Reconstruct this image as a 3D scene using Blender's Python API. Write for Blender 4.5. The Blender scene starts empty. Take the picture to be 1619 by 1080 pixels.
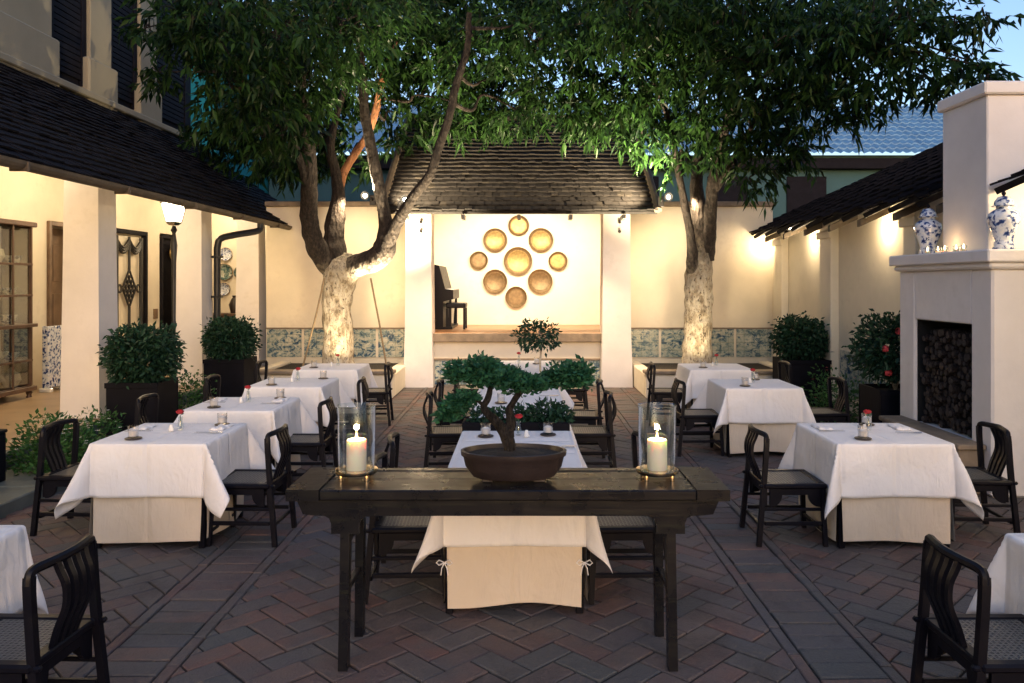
import bpy, math, random
import numpy as np
from mathutils import Vector, Matrix, noise
random.seed(7); RNG = np.random.default_rng(7)
S = bpy.context.scene
COL = S.collection
F = 1250.0; HC = 1.88; VX = 826.0; VY = 447.0

def at(px, py, d):
    """point of the courtyard seen at photograph pixel (px,py) at distance d"""
    return Vector(((px-VX)*d/F, d, HC-(py-VY)*d/F))

# ------------------------------------------------------------------ camera
cam = bpy.data.cameras.new('camera'); co = bpy.data.objects.new('camera', cam); COL.objects.link(co)
co.location = (0, 0, HC); co.rotation_euler = (math.pi/2, 0, 0)
cam.sensor_width = 36; cam.lens = F/1619*36
cam.shift_x = -(VX-809.5)/1619; cam.shift_y = -(540-VY)/1619
cam.clip_start = 0.05; cam.clip_end = 500
S.camera = co

# ------------------------------------------------------------------ materials
class NT:
    def __init__(s, name):
        s.m = bpy.data.materials.new(name); s.m.use_nodes = True
        s.t = s.m.node_tree; s.n = s.t.nodes; s.n.clear()
        s.out = s.n.new('ShaderNodeOutputMaterial')
    def add(s, typ, ins=None, **kw):
        nd = s.n.new(typ)
        for k, v in kw.items(): setattr(nd, k, v)
        for k, v in (ins or {}).items(): s.put(nd, k, v)
        return nd
    def put(s, nd, k, v):
        sk = nd.inputs[k]
        if isinstance(v, bpy.types.NodeSocket): s.t.links.new(v, sk)
        elif isinstance(v, (tuple, list)) and len(v) == 3 and sk.type == 'RGBA': sk.default_value = (*v, 1)
        else: sk.default_value = v
    def obj(s): return s.add('ShaderNodeTexCoord').outputs['Object']
    def noise(s, vec, scale, detail=4, rough=.55, dist=0.):
        return s.add('ShaderNodeTexNoise', {'Vector': vec, 'Scale': scale, 'Detail': detail, 'Roughness': rough, 'Distortion': dist}).outputs['Fac']
    def ramp(s, fac, stops):
        r = s.add('ShaderNodeValToRGB', {'Fac': fac}); e = r.color_ramp.elements
        while len(e) > 1: e.remove(e[-1])
        for i, (p, c) in enumerate(stops):
            el = e[0] if i == 0 else e.new(p)
            el.position = p; el.color = (*c, 1) if len(c) == 3 else c
        return r.outputs['Color']
    def mix(s, fac, a, b, mode='MIX'):
        nd = s.n.new('ShaderNodeMix'); nd.data_type = 'RGBA'; nd.blend_type = mode
        for i, v in ((0, fac), (6, a), (7, b)):
            if isinstance(v, bpy.types.NodeSocket): s.t.links.new(v, nd.inputs[i])
            elif isinstance(v, (tuple, list)): nd.inputs[i].default_value = (*v, 1) if len(v) == 3 else v
            else: nd.inputs[i].default_value = v
        return nd.outputs[2]
    def math(s, op, a, b=0.):
        nd = s.add('ShaderNodeMath', operation=op); s.put(nd, 0, a); s.put(nd, 1, b); return nd.outputs[0]
    def bump(s, h, strength=.3, dist=.01):
        return s.add('ShaderNodeBump', {'Height': h, 'Strength': strength, 'Distance': dist}).outputs[0]
    def bsdf(s, color, rough=.6, **ins):
        b = s.add('ShaderNodeBsdfPrincipled', {'Base Color': color, 'Roughness': rough})
        for k, v in ins.items(): s.put(b, k.replace('_', ' '), v)
        s.t.links.new(b.outputs[0], s.out.inputs[0]); return b

def plain(name, col, rough=.6, var=.25, scale=8., bump=.15, metal=0., bscale=None, spec=.5):
    t = NT(name); v = t.obj(); n = t.noise(v, scale, 5)
    c = t.ramp(n, [(.25, tuple(x*(1-var) for x in col)), (.75, tuple(min(1, x*(1+var)) for x in col))])
    kw = {'Metallic': metal, 'Specular_IOR_Level': spec}
    if bump: kw['Normal'] = t.bump(t.noise(v, bscale or scale*6, 3), bump, .01)
    t.bsdf(c, rough, **kw); return t.m

def plaster_mat(name, col, stain):
    t = NT(name); v = t.obj()
    n = t.noise(v, 1.1, 6, .6); n2 = t.noise(v, 9, 5)
    c = t.ramp(n, [(.3, tuple(x*.84 for x in col)), (.65, col)])
    m = t.ramp(t.math('MULTIPLY', n2, n), [(.30, (0, 0, 0)), (.42, (1, 1, 1))])
    c = t.mix(t.math('MULTIPLY', m, .2), c, stain)
    t.bsdf(c, .85, Normal=t.bump(t.noise(v, 28, 6, .6), .22, .006), Specular_IOR_Level=.2); return t.m

M = {}
M['plaster'] = plaster_mat('cream_plaster', (.80, .72, .58), (.50, .43, .33))
M['plaster_white'] = plaster_mat('lime_plaster', (.83, .78, .745), (.55, .50, .44))
M['upperplaster'] = plaster_mat('weathered_buff_plaster', (.32, .28, .20), (.25, .21, .15))
M['greyplaster'] = plaster_mat('grey_green_plaster', (.060, .125, .135), (.04, .07, .08))
M['teal'] = plaster_mat('turquoise_plaster', (.016, .20, .23), (.012, .12, .14))

def black_lacquer(name, col=(.0042, .0042, .0080), wear=(.011, .010, .012), rough=.34):
    t = NT(name); v = t.obj()
    mp = t.add('ShaderNodeMapping', {'Vector': v, 'Scale': (1, 1, 1)}).outputs[0]
    n = t.noise(mp, 14, 6, .65); n2 = t.noise(mp, 60, 3)
    c = t.mix(t.ramp(n, [(.60, (0, 0, 0)), (.74, (1, 1, 1))]), col, wear)
    r = t.math('ADD', t.math('MULTIPLY', n, .35), rough-.12)
    t.bsdf(c, r, Normal=t.bump(n2, .12, .003), Specular_IOR_Level=.16); return t.m
M['lacquer'] = black_lacquer('black_lacquer')
def table_lacquer():
    t = NT('worn_black_table_lacquer'); v = t.obj()
    mp = t.add('ShaderNodeMapping', {'Vector': v, 'Scale': (.7, 14, 14)}).outputs[0]
    n = t.noise(mp, 3.2, 7, .65); n2 = t.noise(v, 7, 5, .6)
    c = t.mix(t.ramp(n, [(.52, (0, 0, 0)), (.70, (1, 1, 1))]), (.0040, .0046, .0078), (.013, .0145, .0115))
    c = t.mix(t.ramp(t.noise(v, 38, 3), [(.66, (0, 0, 0)), (.75, (1, 1, 1))]), c, (.026, .025, .024))
    r = t.math('ADD', t.math('MULTIPLY', n2, .4), .10)
    t.bsdf(c, r, Normal=t.bump(n, .25, .004), Specular_IOR_Level=.30); return t.m
M['table'] = table_lacquer()

def cane():
    t = NT('woven_cane'); v = t.obj()
    def w(ax):
        mp = t.add('ShaderNodeMapping', {'Vector': v, 'Rotation': (0, 0, ax)}).outputs[0]
        return t.add('ShaderNodeTexWave', {'Vector': mp, 'Scale': 15., 'Distortion': .5, 'Detail': 1.}, wave_type='BANDS').outputs['Fac']
    h = t.math('MAXIMUM', t.math('MAXIMUM', w(0), w(math.pi/2)), t.math('MULTIPLY', w(math.pi/4), .9))
    c = t.ramp(h, [(.60, (.004, .004, .006)), (.84, (.11, .10, .085)), (1, (.21, .19, .15))])
    c = t.mix(t.math('MULTIPLY', t.noise(v, 9), .7), c, (.03, .028, .03))
    t.bsdf(c, .38, Normal=t.bump(h, .8, .006)); return t.m
M['cane'] = cane()

def cloth(name, col, warm):
    t = NT(name); v = t.obj()
    n = t.noise(v, 3.0, 4); n2 = t.noise(v, 420, 2)
    mp = t.add('ShaderNodeMapping', {'Vector': v, 'Scale': (1, 1, .35)}).outputs[0]
    wr = t.noise(mp, 9, 5, .55, .6)
    c = t.ramp(n, [(.3, warm), (.7, col)])
    sx = t.add('ShaderNodeSeparateXYZ', {0: v}); cr = None
    for k in (0, 1):
        q = t.math('ABSOLUTE', t.math('SUBTRACT', t.math('FRACT', t.math('ADD', t.math('DIVIDE', sx.outputs[k], .39), .5)), .5))
        q = t.math('SMOOTH_MIN', t.math('MULTIPLY', q, 14.), 1.)
        cr = q if cr is None else t.math('ADD', cr, q)
    wr2 = t.noise(v, 2.6, 3, .5, .8)
    h = t.math('ADD', t.math('ADD', t.math('MULTIPLY', wr, .8), t.math('MULTIPLY', wr2, 1.4)), t.math('ADD', t.math('MULTIPLY', n2, .03), t.math('MULTIPLY', cr, .40)))
    t.bsdf(c, .85, Normal=t.bump(h, .75, .026), Specular_IOR_Level=.15, Sheen_Weight=.08); return t.m
M['cloth'] = cloth('white_linen', (.83, .80, .78), (.80, .76, .73))
M['undercloth'] = cloth('cream_linen', (.67, .565, .44), (.63, .52, .39))

def brick():
    t = NT('worn_brick'); v = t.obj()
    g = t.add('ShaderNodeNewGeometry').outputs['Random Per Island']
    base = t.ramp(g, [(0, (.095, .056, .050)), (.18, (.150, .066, .052)), (.34, (.075, .070, .072)), (.5, (.165, .078, .058)),
                      (.60, (.056, .066, .082)), (.74, (.115, .082, .072)), (.86, (.046, .064, .072)), (1, (.130, .088, .070))])
    base.node.color_ramp.interpolation = 'LINEAR'
    n = t.noise(v, 3.2, 6, .65); n2 = t.noise(v, 22, 6, .7); n3 = t.noise(v, .7, 4)
    c = t.mix(t.ramp(n, [(.42, (0, 0, 0)), (.68, (.75, .75, .75))]), base, (.062, .068, .075))
    c = t.mix(t.ramp(n2, [(.55, (0, 0, 0)), (.75, (.5, .5, .5))]), c, (.16, .13, .11))
    c = t.mix(t.ramp(n2, [(.28, (.7, .7, .7)), (.42, (0, 0, 0))]), c, (.03, .028, .028))
    c = t.mix(t.ramp(n3, [(.40, (0, 0, 0)), (.62, (.45, .45, .45))]), c, (.05, .06, .058))
    c = t.mix(.34, c, (.088, .074, .072)); c = t.mix(1., c, (1.46, 1.43, 1.40), 'MULTIPLY')
    g2 = t.noise(v, 1.6, 7, .72, .5)
    c = t.mix(t.ramp(g2, [(.36, (.55, .55, .55)), (.50, (0, 0, 0))]), c, (.05, .045, .045))
    h = t.math('ADD', n2, t.math('MULTIPLY', t.noise(v, 90, 3), .4))
    t.bsdf(c, t.math('ADD', t.math('MULTIPLY', n2, .35), .50), Normal=t.bump(h, .9, .016), Specular_IOR_Level=.22); return t.m
M['brick'] = brick()
M['mortar'] = plain('dark_joint_sand', (.022, .020, .020), .95, .5, 30, .5)
M['stone'] = plain('grey_green_stone', (.10, .115, .105), .7, .35, 4, .4)
M['stonebrown'] = plain('brown_stone', (.22, .17, .12), .7, .35, 6, .4)
M['terrace'] = plain('terrace_tile', (.36, .25, .15), .33, .22, 2.5, .1)
M['stagewood'] = plain('stage_terracotta', (.42, .22, .11), .45, .2, 3, .1)

def tile(name, dark, lite):
    t = NT(name); v = t.obj()
    g = t.add('ShaderNodeNewGeometry').outputs['Random Per Island']
    mp = t.add('ShaderNodeMapping', {'Vector': v, 'Scale': (1, 1, 3.2)}).outputs[0]
    n = t.noise(mp, 5, 7, .7, .4); n2 = t.noise(v, 17, 5)
    c = t.ramp(g, [(0, dark), (.85, tuple(x*1.5 for x in dark)), (1, tuple(.7*d+.3*l for d, l in zip(dark, lite)))])
    c = t.mix(t.ramp(n, [(.56, (0, 0, 0)), (.8, (.55, .55, .55))]), c, lite)
    t.bsdf(c, .78, Normal=t.bump(n2, .5, .01), Specular_IOR_Level=.12); return t.m
M['rooftile'] = tile('mossy_dark_roof_tile', (.0165, .0150, .0145), (.080, .068, .052))
M['roofdark'] = tile('black_shingle', (.0055, .0052, .008), (.016, .0135, .0145))
M['rafter'] = plain('dark_eave_timber', (.10, .075, .05), .7, .3, 6, .3)
M['metalblack'] = plain('black_painted_iron', (.012, .012, .014), .4, .3, 20, .1)
M['brownwood'] = plain('brown_door_wood', (.16, .10, .06), .5, .35, 5, .2)
M['darkwood'] = plain('dark_shutter_wood', (.011, .010, .014), .7, .3, 8, .2, spec=.08)
M['cabinet'] = plain('walnut_cabinet_wood', (.10, .055, .035), .4, .35, 5, .2)
M['gap'] = plain('black_recess', (.006, .006, .007), .9, .2, 5, 0)

def dado():
    t = NT('blue_white_tile_dado'); v = t.obj()
    mp = t.add('ShaderNodeMapping', {'Vector': v, 'Scale': (1, 1, 1.4)}).outputs[0]
    n = t.noise(mp, 9, 8, .72, .8); n2 = t.noise(mp, 2.1, 3)
    c = t.ramp(n, [(.36, (.020, .055, .12)), (.44, (.05, .12, .20)), (.49, (.34, .40, .36)), (.60, (.66, .62, .50)), (.70, (.22, .33, .36))])
    c = t.mix(t.ramp(n2, [(.45, (0, 0, 0)), (.65, (.4, .4, .4))]), c, (.20, .28, .25))
    br = t.add('ShaderNodeTexBrick', {'Vector': t.add('ShaderNodeMapping', {'Vector': v, 'Rotation': (math.pi/2, 0, 0)}).outputs[0], 'Scale': 1., 'Mortar Size': .003, 'Brick Width': .15, 'Row Height': .15, 'Color1': (1, 1, 1), 'Color2': (.9, .9, .9), 'Mortar': (.3, .3, .25)}, offset=0.)
    c = t.mix(.8, c, br.outputs['Color'], 'MULTIPLY')
    t.bsdf(c, .25); return t.m
M['dado'] = dado()

def leaf(name, a, b, trans=.25, rough=.42):
    t = NT(name)
    g = t.add('ShaderNodeNewGeometry').outputs['Random Per Island']
    c = t.ramp(g, [(0, a), (.7, b), (1, tuple(x*1.5 for x in b))])
    p = t.add('ShaderNodeBsdfPrincipled', {'Base Color': c, 'Roughness': rough, 'Specular IOR Level': .18})
    tr = t.add('ShaderNodeBsdfTranslucent', {'Color': c})
    mx = t.add('ShaderNodeMixShader', {0: trans, 1: p.outputs[0], 2: tr.outputs[0]})
    t.t.links.new(mx.outputs[0], t.out.inputs[0]); return t.m
M['leaf'] = leaf('tree_leaf', (.0045, .0140, .0080), (.025, .062, .015), .5)
M['shrubleaf'] = leaf('clipped_shrub_leaf', (.008, .028, .018), (.022, .060, .034))
M['bonsaileaf'] = leaf('bonsai_leaf', (.012, .060, .036), (.032, .115, .060))
M['bedleaf'] = leaf('bedding_leaf', (.02, .07, .02), (.05, .13, .04))

def bark(name, base, light, dark, sc=7., fade=None):
    t = NT(name); v = t.obj()
    mp = t.add('ShaderNodeMapping', {'Vector': v, 'Scale': (1, 1, .55)}).outputs[0]
    n = t.noise(mp, sc, 7, .7, .3); n2 = t.noise(mp, sc*3.2, 5, .7)
    c = t.ramp(n, [(.30, dark), (.43, base), (.56, light), (.75, base)])
    c = t.mix(t.ramp(n2, [(.36, (.95, .95, .95)), (.44, (0, 0, 0))]), c, dark)
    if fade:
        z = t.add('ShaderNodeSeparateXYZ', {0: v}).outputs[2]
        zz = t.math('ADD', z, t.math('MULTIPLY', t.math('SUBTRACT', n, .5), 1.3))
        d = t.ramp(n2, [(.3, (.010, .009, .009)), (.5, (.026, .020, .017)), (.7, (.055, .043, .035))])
        fm = t.add('ShaderNodeMapRange', {0: zz, 1: fade[0], 2: fade[1]}).outputs[0]  # pale low down, dark higher up: reach of the uplight painted into the bark
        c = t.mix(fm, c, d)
    vo = t.add('ShaderNodeTexVoronoi', {'Vector': t.add('ShaderNodeMapping', {'Vector': v, 'Scale': (1, 1, .3)}).outputs[0], 'Scale': sc*2.2}).outputs['Distance']
    t.bsdf(c, .85, Normal=t.bump(t.math('ADD', t.math('ADD', n, n2), vo), .9, .035), Specular_IOR_Level=.2); return t.m
M['trunk'] = bark('uplit_lichen_bark', (.34, .28, .20), (.62, .56, .45), (.035, .025, .018), 9, (1.35, 2.3))
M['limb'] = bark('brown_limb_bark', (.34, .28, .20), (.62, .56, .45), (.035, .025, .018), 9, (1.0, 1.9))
M['limb_uplit'] = bark('uplit_limb_bark', (.24, .105, .05), (.34, .16, .08), (.07, .035, .02), 5)  # orange limb: warm uplight painted into its bark colour
M['bonsaibark'] = bark('bonsai_bark', (.018, .015, .013), (.042, .035, .030), (.007, .006, .006), 30)
M['soil'] = plain('dark_soil', (.025, .02, .016), .95, .5, 40, .8)
M['pot'] = plain('brown_glazed_pot', (.026, .0185, .0175), .38, .35, 9, .15)
M['planter'] = plain('black_planter_box', (.0048, .0048, .0085), .6, .3, 6, .1, spec=.12)

M['brass'] = plain('beaten_brass', (.34, .225, .080), .40, .35, 18, .5, .6, 70)
M['brassdark'] = plain('tarnished_brass', (.21, .135, .065), .45, .35, 18, .5, .6, 70)
M['silver'] = plain('polished_silver', (.75, .72, .68), .18, .1, 6, .02, 1.)
M['gold'] = plain('polished_brass_stand', (.72, .52, .30), .18, .15, 6, .05, 1.)
M['wax'] = (lambda t: (t.bsdf((.93, .86, .70), .5, Subsurface_Weight=.6, Subsurface_Radius=(.05, .03, .015), Subsurface_Scale=.6), t.m)[1])(NT('candle_wax'))
M['red'] = plain('red_petal', (.42, .02, .03), .6, .4, 60, .2)
M['pinkflower'] = plain('pink_petal', (.60, .07, .09), .6, .4, 30, .2)
M['whiteflower'] = plain('white_petal', (.75, .75, .7), .6, .1, 30, .1)
M['stem'] = plain('green_stem', (.03, .08, .02), .6, .3, 30, .1)
M['china'] = plain('white_porcelain', (.78, .76, .72), .15, .05, 10, 0)
M['coaster'] = plain('dark_coaster', (.05, .035, .03), .5, .3, 30, .1)
M['log'] = bark('split_log_bark', (.020, .0145, .014), (.042, .030, .026), (.006, .0055, .006), 22)
M['logend'] = plain('log_end_grain', (.034, .024, .021), .9, .5, 30, .6)
M['rope'] = plain('brown_strut_pole', (.22, .16, .09), .8, .3, 20, .3)
M['glazed_blue'] = None

def bluewhite(name, scale, thr=.5):
    t = NT(name); v = t.obj()
    n = t.noise(v, scale, 6, .62, 1.4); n2 = t.noise(v, scale*.45, 2)
    wv = t.add('ShaderNodeTexVoronoi', {'Vector': v, 'Scale': scale*1.3}).outputs['Distance']
    f = t.math('ADD', t.math('MULTIPLY', n, .75), t.math('MULTIPLY', wv, .28))
    c = t.ramp(f, [(thr-.14, (.012, .025, .11)), (thr-.05, (.035, .075, .24)), (thr+.02, (.62, .66, .74)), (thr+.2, (.80, .78, .74))])
    t.bsdf(c, .12, Coat_Weight=.4); return t.m
M['bluewhite'] = bluewhite('blue_and_white_porcelain', 17, .50)
M['bluewhitefine'] = bluewhite('fine_blue_and_white_porcelain', 20, .50)
M['plateceladon'] = (lambda t: (t.bsdf(t.ramp(t.noise(t.obj(), 13, 5, .6, 1.), [(.42, (.03, .08, .08)), (.52, (.20, .26, .23)), (.62, (.48, .47, .40))]), .2), t.m)[1])(NT('celadon_plate'))

def glass(name, tint, gloss_rough=.02):
    t = NT(name)
    tr = t.add('ShaderNodeBsdfTransparent', {'Color': tint}); gl = t.add('ShaderNodeBsdfGlossy', {'Color': (.9, .95, 1), 'Roughness': gloss_rough})
    lw = t.add('ShaderNodeLayerWeight', {'Blend': .5}).outputs['Facing']
    f = t.math('ADD', t.math('MULTIPLY', t.math('POWER', lw, 2.2), .85), .055)
    mx = t.add('ShaderNodeMixShader', {0: f, 1: tr.outputs[0], 2: gl.outputs[0]})
    t.t.links.new(mx.outputs[0], t.out.inputs[0]); return t.m
M['glass'] = glass('clear_glass', (.93, .95, .95))
M['paneglass'] = glass('cabinet_glass', (.86, .86, .80))
M['tumbler'] = glass('cut_tumbler_glass', (.96, .95, .94), .10)

def emit(name, col, st):
    t = NT(name); e = t.add('ShaderNodeEmission', {'Color': col, 'Strength': st}); t.t.links.new(e.outputs[0], t.out.inputs[0]); return t.m
M['flame'] = emit('candle_flame', (1, .62, .22), 14)
M['lampglow'] = emit('lamp_glass_lit', (1, .84, .58), 9)
M['bulb'] = emit('spot_bulb', (1, .84, .56), 26)
M['votiveglow'] = emit('votive_flame', (1, .70, .32), 8)

def blueroof():
    t = NT('blue_sheet_roof'); v = t.obj()
    n = t.noise(v, 2.4, 5)
    c = t.ramp(n, [(.3, (.085, .20, .34)), (.7, (.14, .30, .46))])
    t.bsdf(c, .45); return t.m
M['blueroof'] = blueroof()

# ------------------------------------------------------------------ mesh collector
class MB:
    def __init__(s): s.v = []; s.f = []; s.T = None
    def add(s, vs, fs):
        o = len(s.v)
        if s.T is not None: vs = [s.T @ Vector(p) for p in vs]
        s.v += [tuple(p) for p in vs]; s.f += [tuple(i+o for i in f) for f in fs]; return s
    def box(s, x0, x1, y0, y1, z0, z1, c=.004):
        if x0 > x1: x0, x1 = x1, x0
        if y0 > y1: y0, y1 = y1, y0
        if z0 > z1: z0, z1 = z1, z0
        c = min(c, (x1-x0)*.45, (y1-y0)*.45, (z1-z0)*.45)
        if c <= 0:
            vs = [(x, y, z) for x in (x0, x1) for y in (y0, y1) for z in (z0, z1)]
            return s.add(vs, [(0, 1, 3, 2), (4, 6, 7, 5), (0, 4, 5, 1), (2, 3, 7, 6), (0, 2, 6, 4), (1, 5, 7, 3)])
        X = (x0, x1); Y = (y0, y1); Z = (z0, z1); sg = (1, -1); vs = []; ix = {}
        for i in (0, 1):
            for j in (0, 1):
                for k in (0, 1):
                    for a in (0, 1, 2):
                        p = [X[i]+c*sg[i], Y[j]+c*sg[j], Z[k]+c*sg[k]]
                        p[a] = (X[i], Y[j], Z[k])[a]; ix[i, j, k, a] = len(vs); vs.append(p)
        fs = []
        def q(*k): fs.append([ix[t] for t in k])
        q((0,0,0,0),(0,0,1,0),(0,1,1,0),(0,1,0,0)); q((1,0,0,0),(1,1,0,0),(1,1,1,0),(1,0,1,0))
        q((0,0,0,1),(1,0,0,1),(1,0,1,1),(0,0,1,1)); q((0,1,0,1),(0,1,1,1),(1,1,1,1),(1,1,0,1))
        q((0,0,0,2),(0,1,0,2),(1,1,0,2),(1,0,0,2)); q((0,0,1,2),(1,0,1,2),(1,1,1,2),(0,1,1,2))
        for j in (0,1):
            for k in (0,1): q((0,j,k,1),(1,j,k,1),(1,j,k,2),(0,j,k,2))
        for i in (0,1):
            for k in (0,1): q((i,0,k,0),(i,1,k,0),(i,1,k,2),(i,0,k,2))
        for i in (0,1):
            for j in (0,1): q((i,j,0,0),(i,j,1,0),(i,j,1,1),(i,j,0,1))
        for i in (0,1):
            for j in (0,1):
                for k in (0,1): q((i,j,k,0),(i,j,k,1),(i,j,k,2))
        return s.add(vs, fs)
    def prism(s, poly, axis, a0, a1):
        """extrude a 2-D outline along axis 'x','y' or 'z'"""
        def mk(p, a): return {'x': (a, p[0], p[1]), 'y': (p[0], a, p[1]), 'z': (p[0], p[1], a)}[axis]
        n = len(poly); vs = [mk(p, a0) for p in poly]+[mk(p, a1) for p in poly]
        fs = [tuple(range(n))[::-1], tuple(range(n, 2*n))]+[(i, (i+1) % n, n+(i+1) % n, n+i) for i in range(n)]
        return s.add(vs, fs)
    def tube(s, pts, rad, n=8, cap=True, sq=None, nz=0., nsc=3.):
        pts = [Vector(p) for p in pts]; m = len(pts)
        if not hasattr(rad, '__len__'): rad = [rad]*m
        up = None; vs = []
        for i, p in enumerate(pts):
            d = (pts[min(i+1, m-1)]-pts[max(i-1, 0)]).normalized()
            if up is None:
                up = Vector((0, 0, 1)) if abs(d.z) < .9 else Vector((1, 0, 0))
            r = d.cross(up).normalized(); up = r.cross(d).normalized()
            for k in range(n):
                a = 2*math.pi*k/n + (math.pi/4 if n == 4 else 0)
                cu, su = math.cos(a), math.sin(a)
                if sq: cu *= sq[0]; su *= sq[1]
                w = r*cu+up*su
                q = rad[i]
                if nz: q *= 1+nz*noise.noise(Vector((p.x*nsc+cu*1.3, p.y*nsc+su*1.3, p.z*nsc)))
                vs.append(p+w*q)
        fs = [(i*n+k, i*n+(k+1) % n, (i+1)*n+(k+1) % n, (i+1)*n+k) for i in range(m-1) for k in range(n)]
        if cap: fs += [tuple(range(n))[::-1], tuple(range((m-1)*n, m*n))]
        return s.add(vs, fs)
    def lathe(s, prof, c=(0, 0, 0), n=24, axis='z', sx=1., sy=1., cap=True):
        vs = []; m = len(prof)
        for r, h in prof:
            for k in range(n):
                a = 2*math.pi*k/n; x, y = r*math.cos(a)*sx, r*math.sin(a)*sy
                p = {'z': (x, y, h), 'y': (x, h, y), 'x': (h, x, y)}[axis]
                vs.append((p[0]+c[0], p[1]+c[1], p[2]+c[2]))
        fs = [(i*n+k, i*n+(k+1) % n, (i+1)*n+(k+1) % n, (i+1)*n+k) for i in range(m-1) for k in range(n)]
        if cap and prof[0][0] > 1e-6: fs.append(tuple(range(n))[::-1])
        if cap and prof[-1][0] > 1e-6: fs.append(tuple(range((m-1)*n, m*n)))
        return s.add(vs, fs)
    def grid(s, pts, nu, nv):
        return s.add(pts, [(i*nv+j, (i+1)*nv+j, (i+1)*nv+j+1, i*nv+j+1) for i in range(nu-1) for j in range(nv-1)])
    def quad(s, a, b, c, d): return s.add([a, b, c, d], [(0, 1, 2, 3)])
    def build(s, name, mat, parent=None, smooth=False, loc=None, fixn=True):
        me = bpy.data.meshes.new(name); me.from_pydata(s.v, [], s.f); me.update()
        if fixn:
            import bmesh
            bm = bmesh.new(); bm.from_mesh(me); bmesh.ops.recalc_face_normals(bm, faces=bm.faces); bm.to_mesh(me); bm.free()
        me.materials.append(mat)
        o = bpy.data.objects.new(name, me); COL.objects.link(o)
        if smooth:
            me.polygons.foreach_set('use_smooth', [True]*len(me.polygons))
            try: me.set_sharp_from_angle(angle=math.radians(40))
            except Exception: pass
        if parent is not None: o.parent = parent
        if loc is not None: o.location = loc
        return o

def spline(pts, k=6):
    """Catmull-Rom through points (tuples of any length)"""
    P = [np.array(p, float) for p in pts]; P = [2*P[0]-P[1]]+P+[2*P[-1]-P[-2]]; out = []
    for i in range(1, len(P)-2):
        for j in range(k):
            t = j/k; a, b, c, d = P[i-1:i+3]
            out.append(.5*((2*b)+(-a+c)*t+(2*a-5*b+4*c-d)*t*t+(-a+3*b-3*c+d)*t**3))
    out.append(P[-2]); return out

def tag(o, label=None, cat=None, group=None, kind=None):
    for k, v in (('label', label), ('category', cat), ('group', group), ('kind', kind)):
        if v: o[k] = v
    return o
def thing(name, label, cat, loc=(0, 0, 0), rz=0., group=None):
    o = bpy.data.objects.new(name, None); COL.objects.link(o); o.location = loc; o.rotation_euler = (0, 0, rz)
    o.empty_display_size = .1
    return tag(o, label, cat, group)
def structure(name, mb, mat, smooth=False): return tag(mb.build(name, mat, smooth=smooth), kind='structure')
def copy_tree(o, loc=None, rz=None, label=None, group=None, parent=None):
    c = o.copy(); COL.objects.link(c)
    if parent is not None: c.parent = parent
    if loc is not None: c.location = loc
    if rz is not None: c.rotation_euler = (0, 0, rz)
    if label: c['label'] = label
    if group: c['group'] = group
    for ch in list(o.children): copy_tree(ch, parent=c)
    return c
def lamp(name, typ, loc, power, col=(1, .72, .40), size=.06, aim=None, spot=None, blend=.6):
    l = bpy.data.lights.new(name, typ); l.energy = power; l.color = col
    if typ == 'AREA': l.size = size
    else: l.shadow_soft_size = size
    if spot: l.spot_size = math.radians(spot); l.spot_blend = blend
    o = bpy.data.objects.new(name, l); COL.objects.link(o); o.location = loc
    if aim is not None: o.rotation_euler = (Vector(aim)-Vector(loc)).to_track_quat('-Z', 'Y').to_euler()
    return o

def leaves_mesh(name, base, direc, length, width, mat, parent, droop=.25):
    """numpy: one folded leaf (two triangles a side) per entry"""
    n = len(base); d = direc/np.linalg.norm(direc, axis=1, keepdims=True)
    r = RNG.normal(size=(n, 3)); sd = np.cross(d, r); sd /= np.linalg.norm(sd, axis=1, keepdims=True)+1e-9
    up = np.cross(sd, d); L = length[:, None]; W = width[:, None]
    mid = base+d*L*.42+up*L*.06
    tip = base+d*L; tip[:, 2] -= length*droop
    v = np.stack([base, mid+sd*W*.5-up*W*.18, mid, mid-sd*W*.5-up*W*.18, tip], 1).reshape(-1, 3)
    me = bpy.data.meshes.new(name)
    me.vertices.add(n*5); me.vertices.foreach_set('co', v.astype(np.float32).ravel())
    idx = (np.array([0, 1, 2, 0, 2, 3, 1, 4, 2, 2, 4, 3])[None]+np.arange(n)[:, None]*5).ravel()
    me.loops.add(len(idx)); me.loops.foreach_set('vertex_index', idx.astype(np.int32))
    nt = n*4; me.polygons.add(nt); me.polygons.foreach_set('loop_start', (np.arange(nt)*3).astype(np.int32))
    me.update(calc_edges=True); me.validate(); me.materials.append(mat)
    o = bpy.data.objects.new(name, me); COL.objects.link(o)
    if parent is not None: o.parent = parent
    return o

def ball_leaves(center, rad, n, L, W, shell=.55, sx=1., sy=1., sz=1.):
    p = RNG.normal(size=(n, 3)); p /= np.linalg.norm(p, axis=1, keepdims=True)
    lump = 1+.10*np.sin(p[:, 0]*5+1)*np.cos(p[:, 2]*4)+.07*np.sin(p[:, 1]*7)
    r = rad*(shell+(1-shell)*RNG.random(n)**.6)*lump*(1+.28*RNG.random(n)**9)
    pos = p*r[:, None]*np.array([sx, sy, sz]); d = p+RNG.normal(size=(n, 3))*.75
    return pos+np.array(center), d, L*(.7+.6*RNG.random(n)), W*(.7+.6*RNG.random(n))
# ================================================================== GROUND
g = MB(); g.quad((-90, -60, -.05), (90, -60, -.05), (90, 140, -.05), (-90, 140, -.05))
structure('ground', g, M['soil'])
g = MB(); g.quad((-4.9, -2, -.012), (5.2, -2, -.012), (5.2, 14.7, -.012), (-4.9, 14.7, -.012))
structure('paving_bed', g, M['mortar'])

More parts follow.
